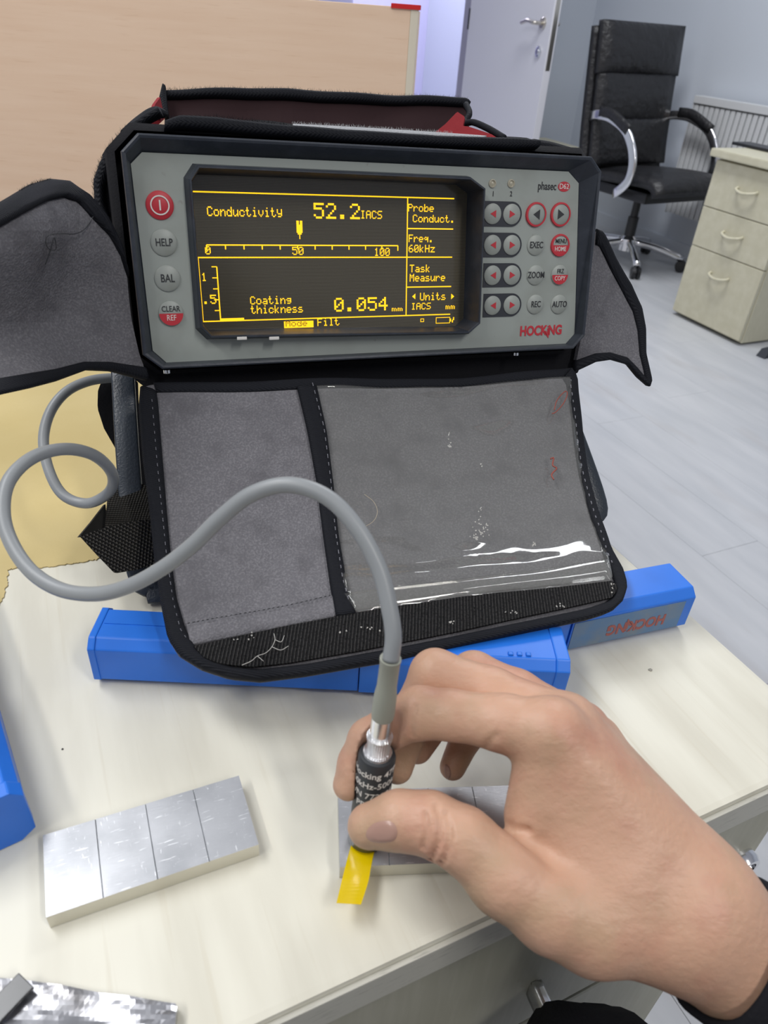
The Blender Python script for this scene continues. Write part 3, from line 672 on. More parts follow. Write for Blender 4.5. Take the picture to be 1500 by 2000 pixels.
quads('battery_symbol', [(a.x, a.y, b.x, a.y+w), (a.x, b.y-w, b.x, b.y), (a.x, a.y, a.x+w, b.y), (b.x-w, a.y, b.x, b.y), (b.x, a.y+.001, b.x+.0008, b.y-.001), (b.x+.0018, a.y+.0019, b.x+.0030, a.y+.0025), (b.x+.0014, a.y+.0004, b.x+.0022, a.y+.0019), (b.x+.0022, a.y+.0025, b.x+.0030, a.y+.0038)], AMBER)
a, b = IL(821, 629, SZ), IL(828, 622, SZ); quads('square_symbol', [(a.x, a.y, b.x, a.y+w), (a.x, b.y-w, b.x, b.y), (a.x, a.y, a.x+w, b.y), (b.x-w, a.y, b.x, b.y)], AMBER)
# keys
def disc(name, r, h, m, par, x, y, z, n=32, rim=.0008): return lathe(name, [(r, 0), (r, h*.5), (r-rim, h), (0.0003, h*1.15)], m, par, n, T((x, y, z)))
def flatpoly(name, P, m, par, z):
    return meshobj(name, [(x, y, z) for x, y in P], [tuple(range(len(P)))], m, par)
def arc(r, a0, a1, n=20, cx=0, cy=0): return [(cx+r*math.cos(a0+(a1-a0)*k/n), cy+r*math.sin(a0+(a1-a0)*k/n)) for k in range(n+1)]
KR = .0063
def key(px, py, label=None, size=.005, r=KR, m=KEY, ring=None, half=None, dz=0.0):
    q = IL(px, py, PZ); b = disc('button', r, .0011, m, meter, q.x, q.y, PZ+dz)
    if ring: # printed ring round the key
        P = [Vector((x, y, .0013)) for x, y in arc(r+.0001, 0, 2*math.pi, 36)][:-1]; Q = [v*((r-.0011)/r) for v in P]
        for v in Q: v.z = .0014
        ring_loft('button_ring', [[Vector((v.x*1.02, v.y*1.02, .0001)) for v in P], P, Q], ring, b)
    if half:
        rr = r-(.0006 if ring else .0002); flatpoly('red_half', arc(rr, math.pi, 2*math.pi), REDP, b, .00135)
        text_mesh('lettering', half[0], size, BLACKINK, b, T((0, r*.36, .0014)), .00001, .78); text_mesh('lettering', half[1], size, WHITEINK, b, T((0, -r*.36, .0014)), .00001, .78)
    elif label: text_mesh('lettering', label, size, BLACKINK, b, T((0, 0, .0014)), .00005, .74)
    return b
pw = key(312, 401, r=.0073, m=REDP)
P = [Vector((x, y, .0015)) for x, y in arc(.0050, 0, 2*math.pi, 36)][:-1]; ring_loft('power_symbol_ring', [P, [v*.86 for v in P][:] and [Vector((v.x*.86, v.y*.86, .0015)) for v in P]], WHITEINK, pw)
flatpoly('power_symbol_bar', [(-.0004, -.0026), (.0004, -.0026), (.0004, .0026), (-.0004, .0026)], WHITEINK, pw, .0015)
key(320, 474, 'HELP', .0056, .0070); key(327, 544, 'BAL', .0060, .0070); key(334, 612, half=('CLEAR', 'REF'), size=.0044, r=.0068)
for (x, y, l) in ((1045.8, 479, 'EXEC'), (1045.4, 537.4, 'ZOOM'), (1044.8, 594.4, 'REC'), (1091, 594.4, 'AUTO')): key(x, y, l, .0056)
key(1093, 479, half=('MENU', 'HOME'), size=.0040, r=.0068, ring=REDP); key(1092, 536.8, half=('FRZ', 'COPY'), size=.0040)
for (x, d) in ((1046, 1), (1093.8, -1)):
    b = key(x, 419, r=.0072, ring=REDP); tri('arrow_symbol', 0, 0, .0048, .0062, d, BLACKINK, b, .0014)
for y0, y1 in ((417.8, 418.4), (478.2, 479), (537.4, 537.6), (596, 596)):
    a = IL(961, y0, PZ); b = IL(998.5, y1, PZ); ym = (a.y+b.y)/2; R_ = .0074; xl = a.x-.0066
    P = [(xl, ym-R_), (b.x, ym-R_)]+arc(R_, -math.pi/2, math.pi/2, 18, b.x, ym)+[(xl, ym+R_)]
    prism('key_surround', P, PZ, PZ+.0004, KEYDK, meter)
    for q, d in ((a, 1), (b, -1)):
        k = disc('button', .0061, .0011, KEY, meter, q.x, ym, PZ+.0003); tri('arrow_symbol', 0, 0, .0040, .0044, d, REDP, k, .0014)
for x, t, tx in ((961.5, '1', 963), (998, '2', 998)):
    q = IL(x, 358.5, PZ); lathe('indicator_lamp', [(.0025, 0), (.0025, .0006), (.0019, .0009), (.0014, .0002), (.0004, .0008)], LEDM, meter, 20, T((q.x, q.y, PZ)))
    q = IL(tx, 379, PZ); text_mesh('lettering', t, .0042, BLACKINK, meter, T((q.x, q.y, PZ+.0002)), .00004, .8)
q = IL(1068.5, 364, PZ); text_mesh('lettering', 'phasec', .0066, BLACKINK, meter, T((q.x, q.y, PZ+.0002)), .00006, .76)
q = IL(1101.4, 364.6, PZ); el = meshobj('red_badge', [(x*1.5, y, .0002) for x, y in arc(.0030, 0, 2*math.pi, 30)][:-1], [tuple(range(30))], REDP, meter); el.location = (q.x, q.y, PZ)
text_mesh('lettering', 'D62', .0044, WHITEINK, el, T((0, 0, .0003)), .00002, .95)
def hocking(parent, mw, size, m):
    """HOCKiNG: bold capitals, the K's leg runs into a dotted i with a spike below the line"""
    t = text_mesh('logo', 'HOCK', size, m, parent, mw @ T((-size*.61, 0, 0)), size*.036, .82)
    text_mesh('logo', 'NG', size, m, parent, mw @ T((size*1.34, 0, 0)), size*.036, .82)
    s = size; h = s*.36
    P = [(s*.36, -h*.02), (s*.52, h*.0), (s*.63, -h*.50), (s*.63, h*.52), (s*.79, h*.52), (s*.79, -h*1.55), (s*.74, -h*1.55), (s*.42, -h*.45)]
    flat = flatpoly('logo_spike', P, m, parent, 0.00008); flat.matrix_local = mw
    dt = flatpoly('logo_dot', [(s*.64, h*.72), (s*.80, h*.76), (s*.80, h*1.0), (s*.64, h*.96)], m, parent, 0.00008); dt.matrix_local = mw
q = IL(1061, 646, PZ); hocking(meter, T((q.x-.0025, q.y, PZ+.0002)), .0088, REDP)
hocking(LOGO_B[0], LOGO_B[1], .0105, WORNRED)
# tilt stand: a bail of flat bar resting on the desk in front of the case
fl_, fr_ = Vector((-0.1377, 0.3039, DZ+.0066)), Vector((0.1570, 0.4190, DZ+.0066))
topl = IW(238, 700, -.045); topr = IW(1050, 660, -.045)
def bar(name, pts, w, t, upv): return tube(name, [IMI @ p for p in pts], .01, HAMMER, meter, 12, 5, flat=(w, t, (IMI.to_3x3() @ upv)))
fdir = (fr_-fl_).normalized()
upl = ((topl-fl_).cross(fdir)).normalized()
bar('stand', [topl, topl.lerp(fl_, .5), fl_.lerp(topl, .10)+fdir*0.002, fl_+fdir*.010+(topl-fl_).normalized()*.004, fl_+fdir*.022+(topl-fl_).normalized()*.0, fl_.lerp(fr_, .5), fr_-fdir*.022, fr_-fdir*.010+(topr-fr_).normalized()*.004, fr_.lerp(topr, .10)-fdir*.002, topr.lerp(fr_, .5), topr], .0068, .003, upl)
# ================================================================== CARRYING CASE
bag = thing('carrying_case', 'open black nylon carrying case with grey felt flaps and red lining around the meter', 'case', IM)
def WL(o):  # built in world, keep it there under the case
    o.parent = bag; o.matrix_parent_inverse = IMI; return o
ring_loft('shell', [l3(grow(OUT, .003), -.014), l3(grow(OUT, .007), -.018), l3(grow(OUT, .009), -.06), l3(grow(OUT, .008), -.118), l3(grow(OUT, -.01), -.125), l3(grow(OUT, -.055), -.126)], NYLONF, bag, True)
class IPatch(Patch):
    """flat patch parallel to the front panel at an offset, by pixel corners"""
def ip(px, offs, **k): return Patch(*[IW(x, y, o) for (x, y), o in zip(px, offs)], **k)
# front flap -----------------------------------------------------------
tl, tr_ = IW(272, 735, -.006), IW(1124, 712, -.006)
bl = atz(330, 1300, DZ+HC+.005); br = atz(1236, 1200, DZ+HC+.006)
FS = Patch(tl, tr_, bl, br, sag=-.012, wr=.0035, wscale=16)
FO = [(275, 758), (272, 800), (280, 900), (293, 1000), (303, 1100), (315, 1180), (328, 1245), (350, 1280), (395, 1308), (450, 1325), (510, 1330), (600, 1318), (750, 1292), (900, 1260), (1050, 1228), (1150, 1207), (1195, 1193), (1217, 1172), (1224, 1145), (1215, 1115), (1190, 1075), (1168, 1010), (1150, 930), (1137, 850), (1128, 770), (1126, 737), (1115, 722), (1000, 733), (800, 743), (600, 748), (400, 750), (300, 750)]
WL(cloth('front_flap', FS, FO, FELT, None, 0, .003, 22, 160))
FOv = [Vector(p) for p in FO]
Bo = FOv[31:]+FOv[:27]; Bi = [(306, 768), (309, 790), (318, 900), (326, 1000), (334, 1090), (345, 1170), (364, 1235), (384, 1268), (410, 1290), (455, 1305), (510, 1308), (600, 1297), (750, 1270), (900, 1239), (1050, 1208), (1145, 1188), (1183, 1176), (1197, 1165), (1203, 1146), (1194, 1122), (1176, 1086), (1150, 1012), (1132, 930), (1118, 850), (1108, 772), (1104, 750), (1098, 742)]
WL(ribbon('edge_binding', FS, Bo[1:], Bi, NYLON, None, .0008, .0022, 150))
WL(ribbon('top_binding', FS, [(300, 748), (600, 744), (900, 736), (1118, 720)], [(306, 768), (600, 764), (900, 752), (1104, 740)], NYLON, None, .0002, .0012, 60))
dl = [(580, 764), (600, 850), (620, 950), (632, 1050), (645, 1150), (655, 1208)]; dr = [(616, 764), (635, 850), (650, 950), (660, 1050), (672, 1130), (692, 1204)]
WL(cloth('clear_window', FS, [(606, 762), (800, 760), (1000, 748), (1110, 742), (1122, 850), (1138, 940), (1155, 1015), (1180, 1090), (1196, 1128), (1190, 1142), (900, 1172), (692, 1204), (668, 1150), (650, 1030), (640, 930), (622, 840)], VINYL, None, .0022, .0003, 9, 200,
    wave=lambda u, v: .0024*noise.noise(Vector((u*4.2, v*7, 3.3)))+.0011*noise.noise(Vector((u*11, v*15, 2)))+.0028*math.exp(-((v-.80)/.035)**2)+.0010*noise.noise(Vector((u*9, v*20, 8)))+.0042*math.exp(-((v-.13+.12*(u-.75)+.25*(u-.75)**2)/.045)**2)*math.exp(-((u-.76)/.17)**2) ))
WL(ribbon('divider_binding', FS, dl, dr, NYLON, None, .0030, .0012, 50, under=.004))
WL(cloth('hook_strip', FS, [(378, 1268), (470, 1246), (560, 1226), (750, 1193), (900, 1170), (1080, 1150), (1192, 1138), (1203, 1152), (1192, 1170), (1120, 1186), (900, 1234), (700, 1275), (560, 1299), (490, 1307), (430, 1302), (398, 1290)], HOOK, None, .0036, .002, 16, 120))
WL(ribbon('felt_hem', FS, [(364, 1222), (450, 1206), (560, 1184), (652, 1166)], [(372, 1264), (460, 1246), (560, 1224), (660, 1206)], FELT, None, .0012, .0012, 40))
WL(ribbon('window_hem', FS, [(668, 1166), (900, 1137), (1060, 1115), (1180, 1097)], [(690, 1200), (900, 1168), (1080, 1146), (1190, 1134)], VINYL, None, .0036, .0012, 60, under=.0006))
def fleck(name, pts, r, m, off=.0062): return WL(tube(name, [FS.P(*FS.uv(x, y), off) for x, y in pts], r, m, None, 5, 4))
REDREFL = mat('red_reflection_tint', (0.30, 0.07, 0.05), 0.5)  # reflections of red things on the clear window, put in as coloured tubes
fleck('red_reflection', [(1072, 815), (1078, 795), (1094, 778), (1098, 784), (1090, 802), (1076, 818), (1068, 822)], .00035, REDREFL)
fleck('red_reflection', [(1066, 908), (1072, 906), (1070, 920), (1078, 926), (1068, 938), (1072, 948)], .0005, REDREFL)
fleck('loose_fibre', [(700, 1042), (724, 1028), (733, 1008), (726, 988), (708, 974)], .00015, mat('pale_hair', (.45, .38, .28), .5))
LINT = mat('white_lint', (.50, .49, .46), .9); vs, fs = [], []
for cx, cy, n, sx, sy in ((869, 862, 5, 2, 12), (871, 885, 9, 3, 8), (933, 1040, 26, 16, 16), (922, 1060, 8, 5, 5), (930, 1000, 4, 6, 12), (1036, 1070, 7, 4, 6), (930, 920, 2, 4, 4), (1185, 1150, 6, 4, 10), (1090, 1190, 5, 14, 6), (985, 1205, 5, 16, 5), (875, 1222, 5, 8, 5), (700, 1240, 7, 70, 16), (480, 1256, 6, 40, 10)):
    for _ in range(n):
        x, y = random.gauss(cx, sx*.5), random.gauss(cy, sy*.5); o = FS.P(*FS.uv(x, y), .0070); k = len(vs)
        for e in range(5): a = e*1.256+random.random(); vs.append(o+(RIGHT*math.cos(a)+UP*math.sin(a))*random.uniform(.0002, .0007))
        fs.append(tuple(range(k, k+5)))
o = meshobj('lint', vs, fs, LINT); o['kind'] = 'stuff'; WL(o)
for P in ([(470, 1308), (488, 1300), (500, 1290), (516, 1284), (528, 1272), (534, 1258), (532, 1246)], [(534, 1258), (546, 1262), (552, 1250)], [(528, 1272), (545, 1278), (560, 1270)], [(500, 1290), (512, 1300)]): fleck('lint_thread', P, .00016, LINT, .0066)
WL(stitches('stitching', FS, [(297, 790), (306, 900), (316, 1000), (325, 1090), (338, 1180), (352, 1235), (375, 1270)], STITCH, None, .0042, 15, 7))
WL(stitches('stitching', FS, [(1108, 760), (1120, 850), (1134, 930), (1153, 1012), (1178, 1086), (1198, 1125)], STITCH, None, .0042, 15, 7))
WL(stitches('stitching', FS, [(606, 764), (628, 850), (643, 950), (652, 1050), (664, 1140), (680, 1200)], STITCH, None, .0060, 15, 8))
WL(stitches('stitching', FS, [(366, 1223), (450, 1207), (560, 1186), (655, 1166)], BLACKINK, None, .0034, 9, 6))
# left flap ------------------------------------------------------------
LS = Patch(IW(-90, 390, .030), IW(250, 470, -.012), IW(-90, 800, .060), IW(292, 730, -.008), wr=.006, wscale=14, bend=lambda u, v: .017*math.sin(v*6.5+u*2.5)*(1-u)+.006*math.sin(u*7))
LO = [(-80, 440), (0, 396), (50, 366), (90, 354), (130, 357), (170, 384), (205, 425), (235, 480), (252, 540), (262, 620), (276, 690), (286, 722), (270, 738), (220, 722), (170, 720), (110, 742), (60, 756), (0, 768), (-80, 780)]
WL(cloth('left_flap', LS, LO, FELT, None, 0, .003, 22, 110))
WL(ribbon('edge_binding', LS, [(-80, 440), (0, 396), (50, 366), (90, 354), (130, 357), (170, 384), (205, 425), (235, 480), (252, 540)], [(-80, 490), (0, 443), (40, 420), (85, 396), (118, 388), (148, 398), (178, 430), (212, 462), (236, 500)], NYLON, None, .0008, .003, 80))
WL(ribbon('edge_binding', LS, [(-80, 780), (0, 770), (60, 757), (110, 744), (170, 722), (220, 724), (286, 742)], [(-80, 750), (0, 738), (60, 728), (110, 720), (165, 706), (215, 706), (282, 716)], NYLON, None, .0008, .003, 80))
WL(tube('loose_thread', [LS.P(*LS.uv(x, y), .0035) for x, y in ((172, 428), (155, 452), (135, 462), (105, 462), (82, 466), (76, 480), (84, 493), (97, 492), (93, 470), (86, 495), (76, 522))], .00022, BLACKINK, None, 5, 6))
# right flap -----------------------------------------------------------
RS = Patch(IW(1150, 430, -.016), IW(1290, 520, -.03), IW(1118, 730, -.010), IW(1290, 760, .012), wr=.003, wscale=22)
RO = [(1164, 452), (1176, 455), (1200, 505), (1232, 556), (1250, 600), (1257, 640), (1257, 690), (1268, 742), (1264, 752), (1246, 735), (1226, 710), (1190, 700), (1160, 704), (1120, 722), (1128, 690), (1140, 640), (1160, 480)]
WL(cloth('right_flap', RS, RO, FELT, None, 0, .003, 12, 90))
WL(ribbon('edge_binding', RS, [(1166, 448), (1178, 453), (1202, 503), (1234, 554), (1253, 600), (1259, 640), (1259, 690), (1269, 742), (1265, 754)], [(1163, 478), (1170, 480), (1190, 520), (1216, 564), (1238, 608), (1246, 645), (1249, 692), (1256, 726), (1258, 742)], NYLON, None, .0006, .002, 60))
WL(ribbon('edge_binding', RS, [(1265, 754), (1246, 737), (1226, 712), (1190, 702), (1160, 706), (1118, 726)], [(1258, 738), (1240, 715), (1222, 697), (1190, 688), (1160, 690), (1122, 704)], NYLON, None, .0006, .002, 50))
# under the meter: dark fold between bezel and front flap
DS = ip([(275, 690), (1150, 650), (270, 790), (1130, 760)], [-.016, -.016, -.012, -.012])
WL(cloth('lower_fold', DS, [(284, 700), (700, 690), (1140, 660), (1150, 690), (1128, 735), (1000, 752), (700, 768), (300, 770), (262, 740)], NYLONF, None, -.002, .003, 40, 80))
# left side wall of the case with fuzzy binding
SS = ip([(170, 200), (330, 200), (200, 760), (300, 760)], [-.05, -.035, -.03, -.018])
WL(cloth('side_wall', SS, [(256, 266), (285, 262), (262, 300), (246, 320), (262, 480), (290, 700), (270, 720), (246, 560), (225, 470), (190, 405), (187, 350), (205, 300), (232, 272)], NYLONF, None, 0, .003, 20, 90))
WL(ribbon('edge_binding', SS, [(312, 212), (285, 226), (250, 250), (220, 283), (198, 320), (186, 355), (188, 398), (200, 420)], [(318, 226), (292, 240), (262, 266), (235, 300), (217, 335), (206, 368), (208, 402), (216, 424)], NYLON, None, .001, .004, 50))
# back panel, dark inside, and red gussets
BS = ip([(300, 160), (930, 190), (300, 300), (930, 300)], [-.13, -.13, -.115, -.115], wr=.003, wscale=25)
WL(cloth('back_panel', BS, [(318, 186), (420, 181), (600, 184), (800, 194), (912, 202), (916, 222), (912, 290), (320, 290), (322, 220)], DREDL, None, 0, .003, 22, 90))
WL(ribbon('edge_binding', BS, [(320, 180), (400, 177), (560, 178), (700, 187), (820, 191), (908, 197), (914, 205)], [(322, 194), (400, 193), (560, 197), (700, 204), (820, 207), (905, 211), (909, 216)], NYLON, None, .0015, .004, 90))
WL(ribbon('edge_binding', BS, [(316, 172), (311, 195), (316, 222), (322, 236)], [(324, 178), (326, 198), (328, 220), (330, 236)], NYLON, None, .004, .004, 24))
GL = ip([(240, 190), (330, 190), (240, 290), (330, 290)], [-.06, -.12, -.05, -.10])
WL(cloth('red_gusset', GL, [(313, 190), (322, 232), (300, 252), (246, 270), (262, 250), (300, 226), (302, 205)], REDL, None, 0, .002, 12, 60))
GR = ip([(840, 200), (990, 230), (840, 290), (990, 290)], [-.10, -.06, -.09, -.05])
WL(cloth('red_gusset', GR, [(850, 258), (870, 242), (893, 218), (908, 228), (904, 246), (915, 247), (960, 262), (975, 272), (900, 274)], REDL, None, 0, .002, 10, 60))
WL(tube('gusset_piping', [IW(910, 204, -.112), IW(917, 222, -.10), IW(908, 240, -.095), IW(925, 239, -.085), IW(955, 252, -.07), IW(985, 270, -.055)], .0022, NYLON, None, 8, 6))
WL(tube('gusset_piping', [IW(318, 222, -.10), IW(300, 218, -.09), IW(270, 238, -.08), IW(244, 262, -.06)], .0028, NYLON, None, 8, 6))
# flap lying over the meter's top
TF = Patch(IW(320, 236, -.10), IW(1000, 258, -.10), IW(318, 266, -.012), IW(1050, 296, -.012), wr=.002, wscale=30)
WL(cloth('top_flap', TF, [(322, 240), (500, 238), (700, 250), (900, 262), (1040, 272), (1050, 290), (900, 285), (700, 277), (500, 262), (330, 258)], NYLONF, None, 0, .003, 14, 90))
TE = ip([(300, 220), (1060, 260), (300, 290), (1060, 310)], [-.016, -.016, -.012, -.012], wr=.002, wscale=30)
WL(ribbon('edge_binding', TE, [(322, 240), (350, 230), (420, 233), (480, 240), (560, 248), (700, 258), (850, 270), (1000, 272), (1048, 277)], [(320, 258), (350, 254), (420, 258), (480, 264), (560, 270), (700, 281), (850, 289), (1000, 293), (1048, 291)], NYLON, None, .0015, .004, 110))
WS = ip([(560, 230), (960, 250), (560, 270), (960, 290)], [-.05, -.05, -.04, -.04])
WL(ribbon('loop_strip', WS, [(572, 243), (640, 246), (760, 253), (880, 261), (950, 266)], [(572, 252), (640, 256), (760, 263), (880, 270), (945, 274)], mat('pale_loop_tape', (0.40, 0.41, 0.43), 0.9, bump=('noise', 900, .8, .001)), None, 0, .001, 60))
WL(tube('edge_binding', [IW(1040, 284, -.03), IW(1075, 290, -.03), IW(1110, 300, -.025)], .004, NYLON, None, 10, 6))
# fuzz along the worn edges
def fuzz(S, P, n, m, off, lo, hi):
    Q = resample(P, n); vs, fs = [], []
    for q in Q:
        q = q+Vector((random.uniform(-3, 3), random.uniform(-1, 1))); u, v = S.uv(q.x, q.y); p = S.P(u, v, off)
        d = (UP*random.uniform(.6, 1)+RIGHT*random.uniform(-.6, .6)+S.n*random.uniform(-.3, .5)).normalized(); l = random.uniform(lo, hi); w = RIGHT*.00009
        k = len(vs); vs += [p-w, p+w, p+d*l+RIGHT*random.uniform(-.001, .001)]; fs.append((k, k+1, k+2))
    o = meshobj('fuzz', vs, fs, m); o['kind'] = 'stuff'; return WL(o)
fuzz(BS, [(318, 177), (400, 177), (560, 178), (700, 187), (820, 191), (908, 197)], 900, NYLONF, .002, .001, .0032)
fuzz(TE, [(330, 236), (420, 233), (560, 248)], 260, NYLONF, .003, .001, .0025)
fuzz(LS, [(30, 378), (60, 362), (90, 355)], 120, NYLONF, .002, .0006, .002)
fuzz(SS, [(250, 250), (220, 283), (198, 320), (186, 355), (188, 398)], 300, NYLONF, .002, .001, .003)
fuzz(WS, [(572, 244), (640, 247), (760, 254), (880, 262)], 350, mat('pale_fibres', (0.4, .41, .42), .9), .001, .0006, .002)
# webbing strap twisted round the stand
S1 = Patch(pd(203, 930, .425), pd(300, 950, .425), pd(200, 1045, .405), pd(300, 1035, .405)); S2 = Patch(pd(150, 1030, .385), pd(305, 1005, .40), pd(210, 1125, .39), pd(310, 1105, .40)); S3 = Patch(pd(150, 970, .40), pd(215, 970, .43), pd(150, 1050, .388), pd(215, 1050, .42))
WL(cloth('strap', S1, [(214, 934), (250, 938), (300, 952), (300, 1024), (240, 1034), (204, 1042), (208, 990)], WEB, None, 0, .0018, 14, 60))
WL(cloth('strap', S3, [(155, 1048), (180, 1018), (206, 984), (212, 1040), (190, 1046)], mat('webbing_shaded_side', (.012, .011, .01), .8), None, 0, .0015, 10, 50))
WL(cloth('strap', S2, [(155, 1047), (215, 1027), (260, 1018), (296, 1013), (308, 1100), (270, 1112), (224, 1120), (190, 1085)], WEB, None, .001, .0018, 14, 60))
S4 = Patch(IW(185, 720, -.05), IW(275, 720, -.05), IW(185, 960, -.02), IW(300, 960, -.02))
WL(cloth('strap', S4, [(200, 730), (270, 735), (272, 800), (290, 850), (296, 950), (255, 950), (225, 870), (202, 830), (189, 790), (190, 755)], NYLONF, None, -.01, .003, 16, 60))
# ================================================================== ALUMINIUM BLOCKS
def block(label, mw, L, D, H, group='aluminium reference blocks'):
    prof = [(0, 0), (L, 0), (L, H)]
    for k in (3, 2, 1): x = L*k/4; prof += [(x+.00022, H), (x, H-.0005), (x-.00022, H)]
    prof += [(0, H)]
    n = len(prof); vs = [(x, 0, z) for x, z in prof]+[(x, D, z) for x, z in prof]
    bm = bmesh.new(); bv = [bm.verts.new(v) for v in vs]
    bm.faces.new(bv[:n]); bm.faces.new(bv[n:][::-1])
    for i in range(n): bm.faces.new([bv[i], bv[i+n], bv[(i+1) % n+n], bv[(i+1) % n]])
    es = [e for e in bm.edges if max(abs(e.verts[0].co.z-e.verts[1].co.z), 0) > H*.9 or ({round(v.co.z, 6) for v in e.verts} == {round(H, 6)} and (abs(e.verts[0].co.x-e.verts[1].co.x) > .01 or (e.verts[0].co.x in (0, L))))]
    bm.normal_update()
    o = bmobj('aluminium_block', bm, ALU); o.data.materials.append(ALUS)
    for p in o.data.polygons:
        if abs(p.normal.z) < .5: p.material_index = 1 if abs(p.normal.y) > .5 else 0
    o.matrix_world = mw; return tag(o, label, 'block', group)
BH = .008
A, B, D_ = atz(84, 1632, DZ+BH), atz(470, 1514, DZ+BH), atz(97, 1790, DZ+BH)
bx1 = (B-A).normalized(); by1 = Vector((-bx1.y, bx1.x, 0)); L1 = (B-A).length*.99; W1 = abs((D_-A).dot(by1))
block('bare scratched aluminium block with three scribed lines on the open desk', frame(Vector((A.x, A.y, DZ+.0002))-by1*W1, bx1, by1, Z), L1, W1, BH)
A2, E2 = atz(664, 1694, DZ+BH), atz(860, 1686, DZ+BH); bx2 = (E2-A2).normalized(); by2 = Vector((-bx2.y, bx2.x, 0))
block('aluminium block under the hand and probe with amber tape on it', frame(Vector((A2.x, A2.y, DZ+.0002)), bx2, by2, Z), L1, W1, BH)
# tape: from under the probe over the front edge, free end lifted
def strip(name, pairs, m, th=.0001):
    a = catmull([p for p, q in pairs], 6); b = catmull([q for p, q in pairs], 6); vs, fs = [], []
    for p, q in zip(a, b): vs += [p, q, q+Z*th, p+Z*th]
    for i in range(len(a)-1):
        for e in range(4): fs.append((i*4+e, i*4+(e+1) % 4, i*4+4+(e+1) % 4, i*4+4+e))
    fs += [(0, 1, 2, 3), tuple(len(vs)-k for k in (1, 2, 3, 4))]
    bm = bmesh.new(); bv = [bm.verts.new(v) for v in vs]
    for f in fs: bm.faces.new([bv[i] for i in f])
    return bmobj(name, bm, m, smooth=False)
zt1 = DZ+BH+.0004
tape = strip('adhesive_tape', [(atz(694, 1625, zt1), atz(742, 1625, zt1)), (atz(683, 1660, zt1), atz(731, 1664, zt1)), (atz(674, 1694, zt1), atz(724, 1697, zt1)), (atz(667, 1722, zt1+.0006), atz(719, 1724, zt1+.0006)), (atz(657, 1764, zt1+.003), atz(705, 1767, zt1+.0025))], TAPEM)
tag(tape, 'translucent amber tape strip under the probe hanging over the block edge', 'tape')
# ================================================================== SILVER POUCH
PS = Patch(atz(-120, 1895, DZ+.004), atz(352, 1962, DZ+.004), atz(-160, 2160, DZ+.004), atz(330, 2140, DZ+.004))
po = cloth('foil_pouch', PS, [(-100, 1900), (0, 1912), (40, 1914), (100, 1922), (200, 1940), (300, 1955), (347, 1962), (343, 2000), (338, 2040), (200, 2090), (-100, 2140)], FOIL, None, .001, .004, 10, 120, wave=lambda u, v: .0024*noise.noise(Vector((u*4, v*3, 1)))+.0005*noise.noise(Vector((u*12, v*10, 5))))
tag(po, 'crumpled silver foil pouch at the near left corner of the desk', 'pouch')
gs = prism('gauge_shim', [(0, 0), (.018, 0), (.018, .008), (0, .008)], 0, .0012, mat('dark_steel', (.10, .10, .10), .35, .9), None, bev=.0003); q = atz(-28, 2030, DZ+.0068); gs.matrix_world = Matrix.Translation(q) @ Matrix.Rotation(1.05, 4, 'Z'); tag(gs, 'dark steel strip lying on the silver foil pouch', 'shim')
# ================================================================== PROBE AND CABLE
PB = atz(714, 1636, DZ+BH+.0008); PT = pd(763, 1286, .2515)
paz = (PT-PB).normalized(); pax = (RIGHT-paz*RIGHT.dot(paz)).normalized(); pay = paz.cross(pax)
PMX = frame(PB, pax, pay, paz); PLEN = (PT-PB).length
probe = thing('eddy_probe', 'slim dark probe with silver connector on a grey looped cable held in the hand', 'probe', PMX)
def tz(px, py):   # height along the probe axis nearest that pixel
    best = None
    for k in range(400):
        z = PLEN*1.1*k/400; q = proj(PB+paz*z); d = (q[0]-px)**2+(q[1]-py)**2
        if best is None or d < best[0]: best = (d, z)
    return best[1]
zb, zk, zs, zr = tz(738, 1470), tz(747, 1437), tz(752, 1400), tz(756, 1340)
R0 = .0073
lathe('probe_tip', [(R0*.96, 0), (R0, .0004), (R0, .006)], mat('probe_foot', (.05, .055, .05), .35), probe, 40)
lathe('steel_collar', [(R0*.99, .006), (R0*.99, .013)], SILVER, probe, 40)
body = lathe('probe_body', [(R0, .013), (R0*1.0, zb-.0015), (R0*.93, zb-.0003), (R0*.80, zb), (R0*.62, zb+.0001)], PROBE, probe, 48)
lathe('connector_nut', [(R0*.76, zb), (R0*.76, zb+.001), (R0*.62, zb+.0012), (R0*.62, zk-.0012), (R0*.68, zk-.001), (R0*.68, zk), (R0*.52, zk+.0001)], KNURL, probe, 40)
lathe('connector_sleeve', [(R0*.50, zk), (R0*.50, zk+.002), (R0*.55, zk+.0024), (R0*.55, zs)], SILVER, probe, 36)
lathe('strain_relief', [(R0*.57, zs), (R0*.60, zs+.002), (R0*.57, zr-.004), (R0*.50, zr), (R0*.50, PLEN-.0015), (R0*.53, PLEN-.001), (R0*.53, PLEN), (R0*.40, PLEN)], BOOT, probe, 36)
# engraved lettering wrapped round the barrel
def wrap_text(s, zc, size, ang, tilt=0.0):
    o = text_mesh('lettering', s, size, WHITEINK, body, Matrix.Identity(4), size*.012, .95, .00005)
    for v in o.data.vertices:
        x, y, z = v.co; a = ang + x/R0; r = R0+.00012+z*.5
        v.co = (math.cos(a)*r, math.sin(a)*r, zc+y+x*tilt)
vc = PMX.inverted() @ CAM; am = math.atan2(vc.y, vc.x)
for s, py in (('Hocking 47P', 1512), ('60kHz-500k', 1532), ('S/N 772286', 1551), ('PROBE', 1569)):
    zc = tz(725, py-24)
    wrap_text(s, zc, .0042, am-.04, .10)
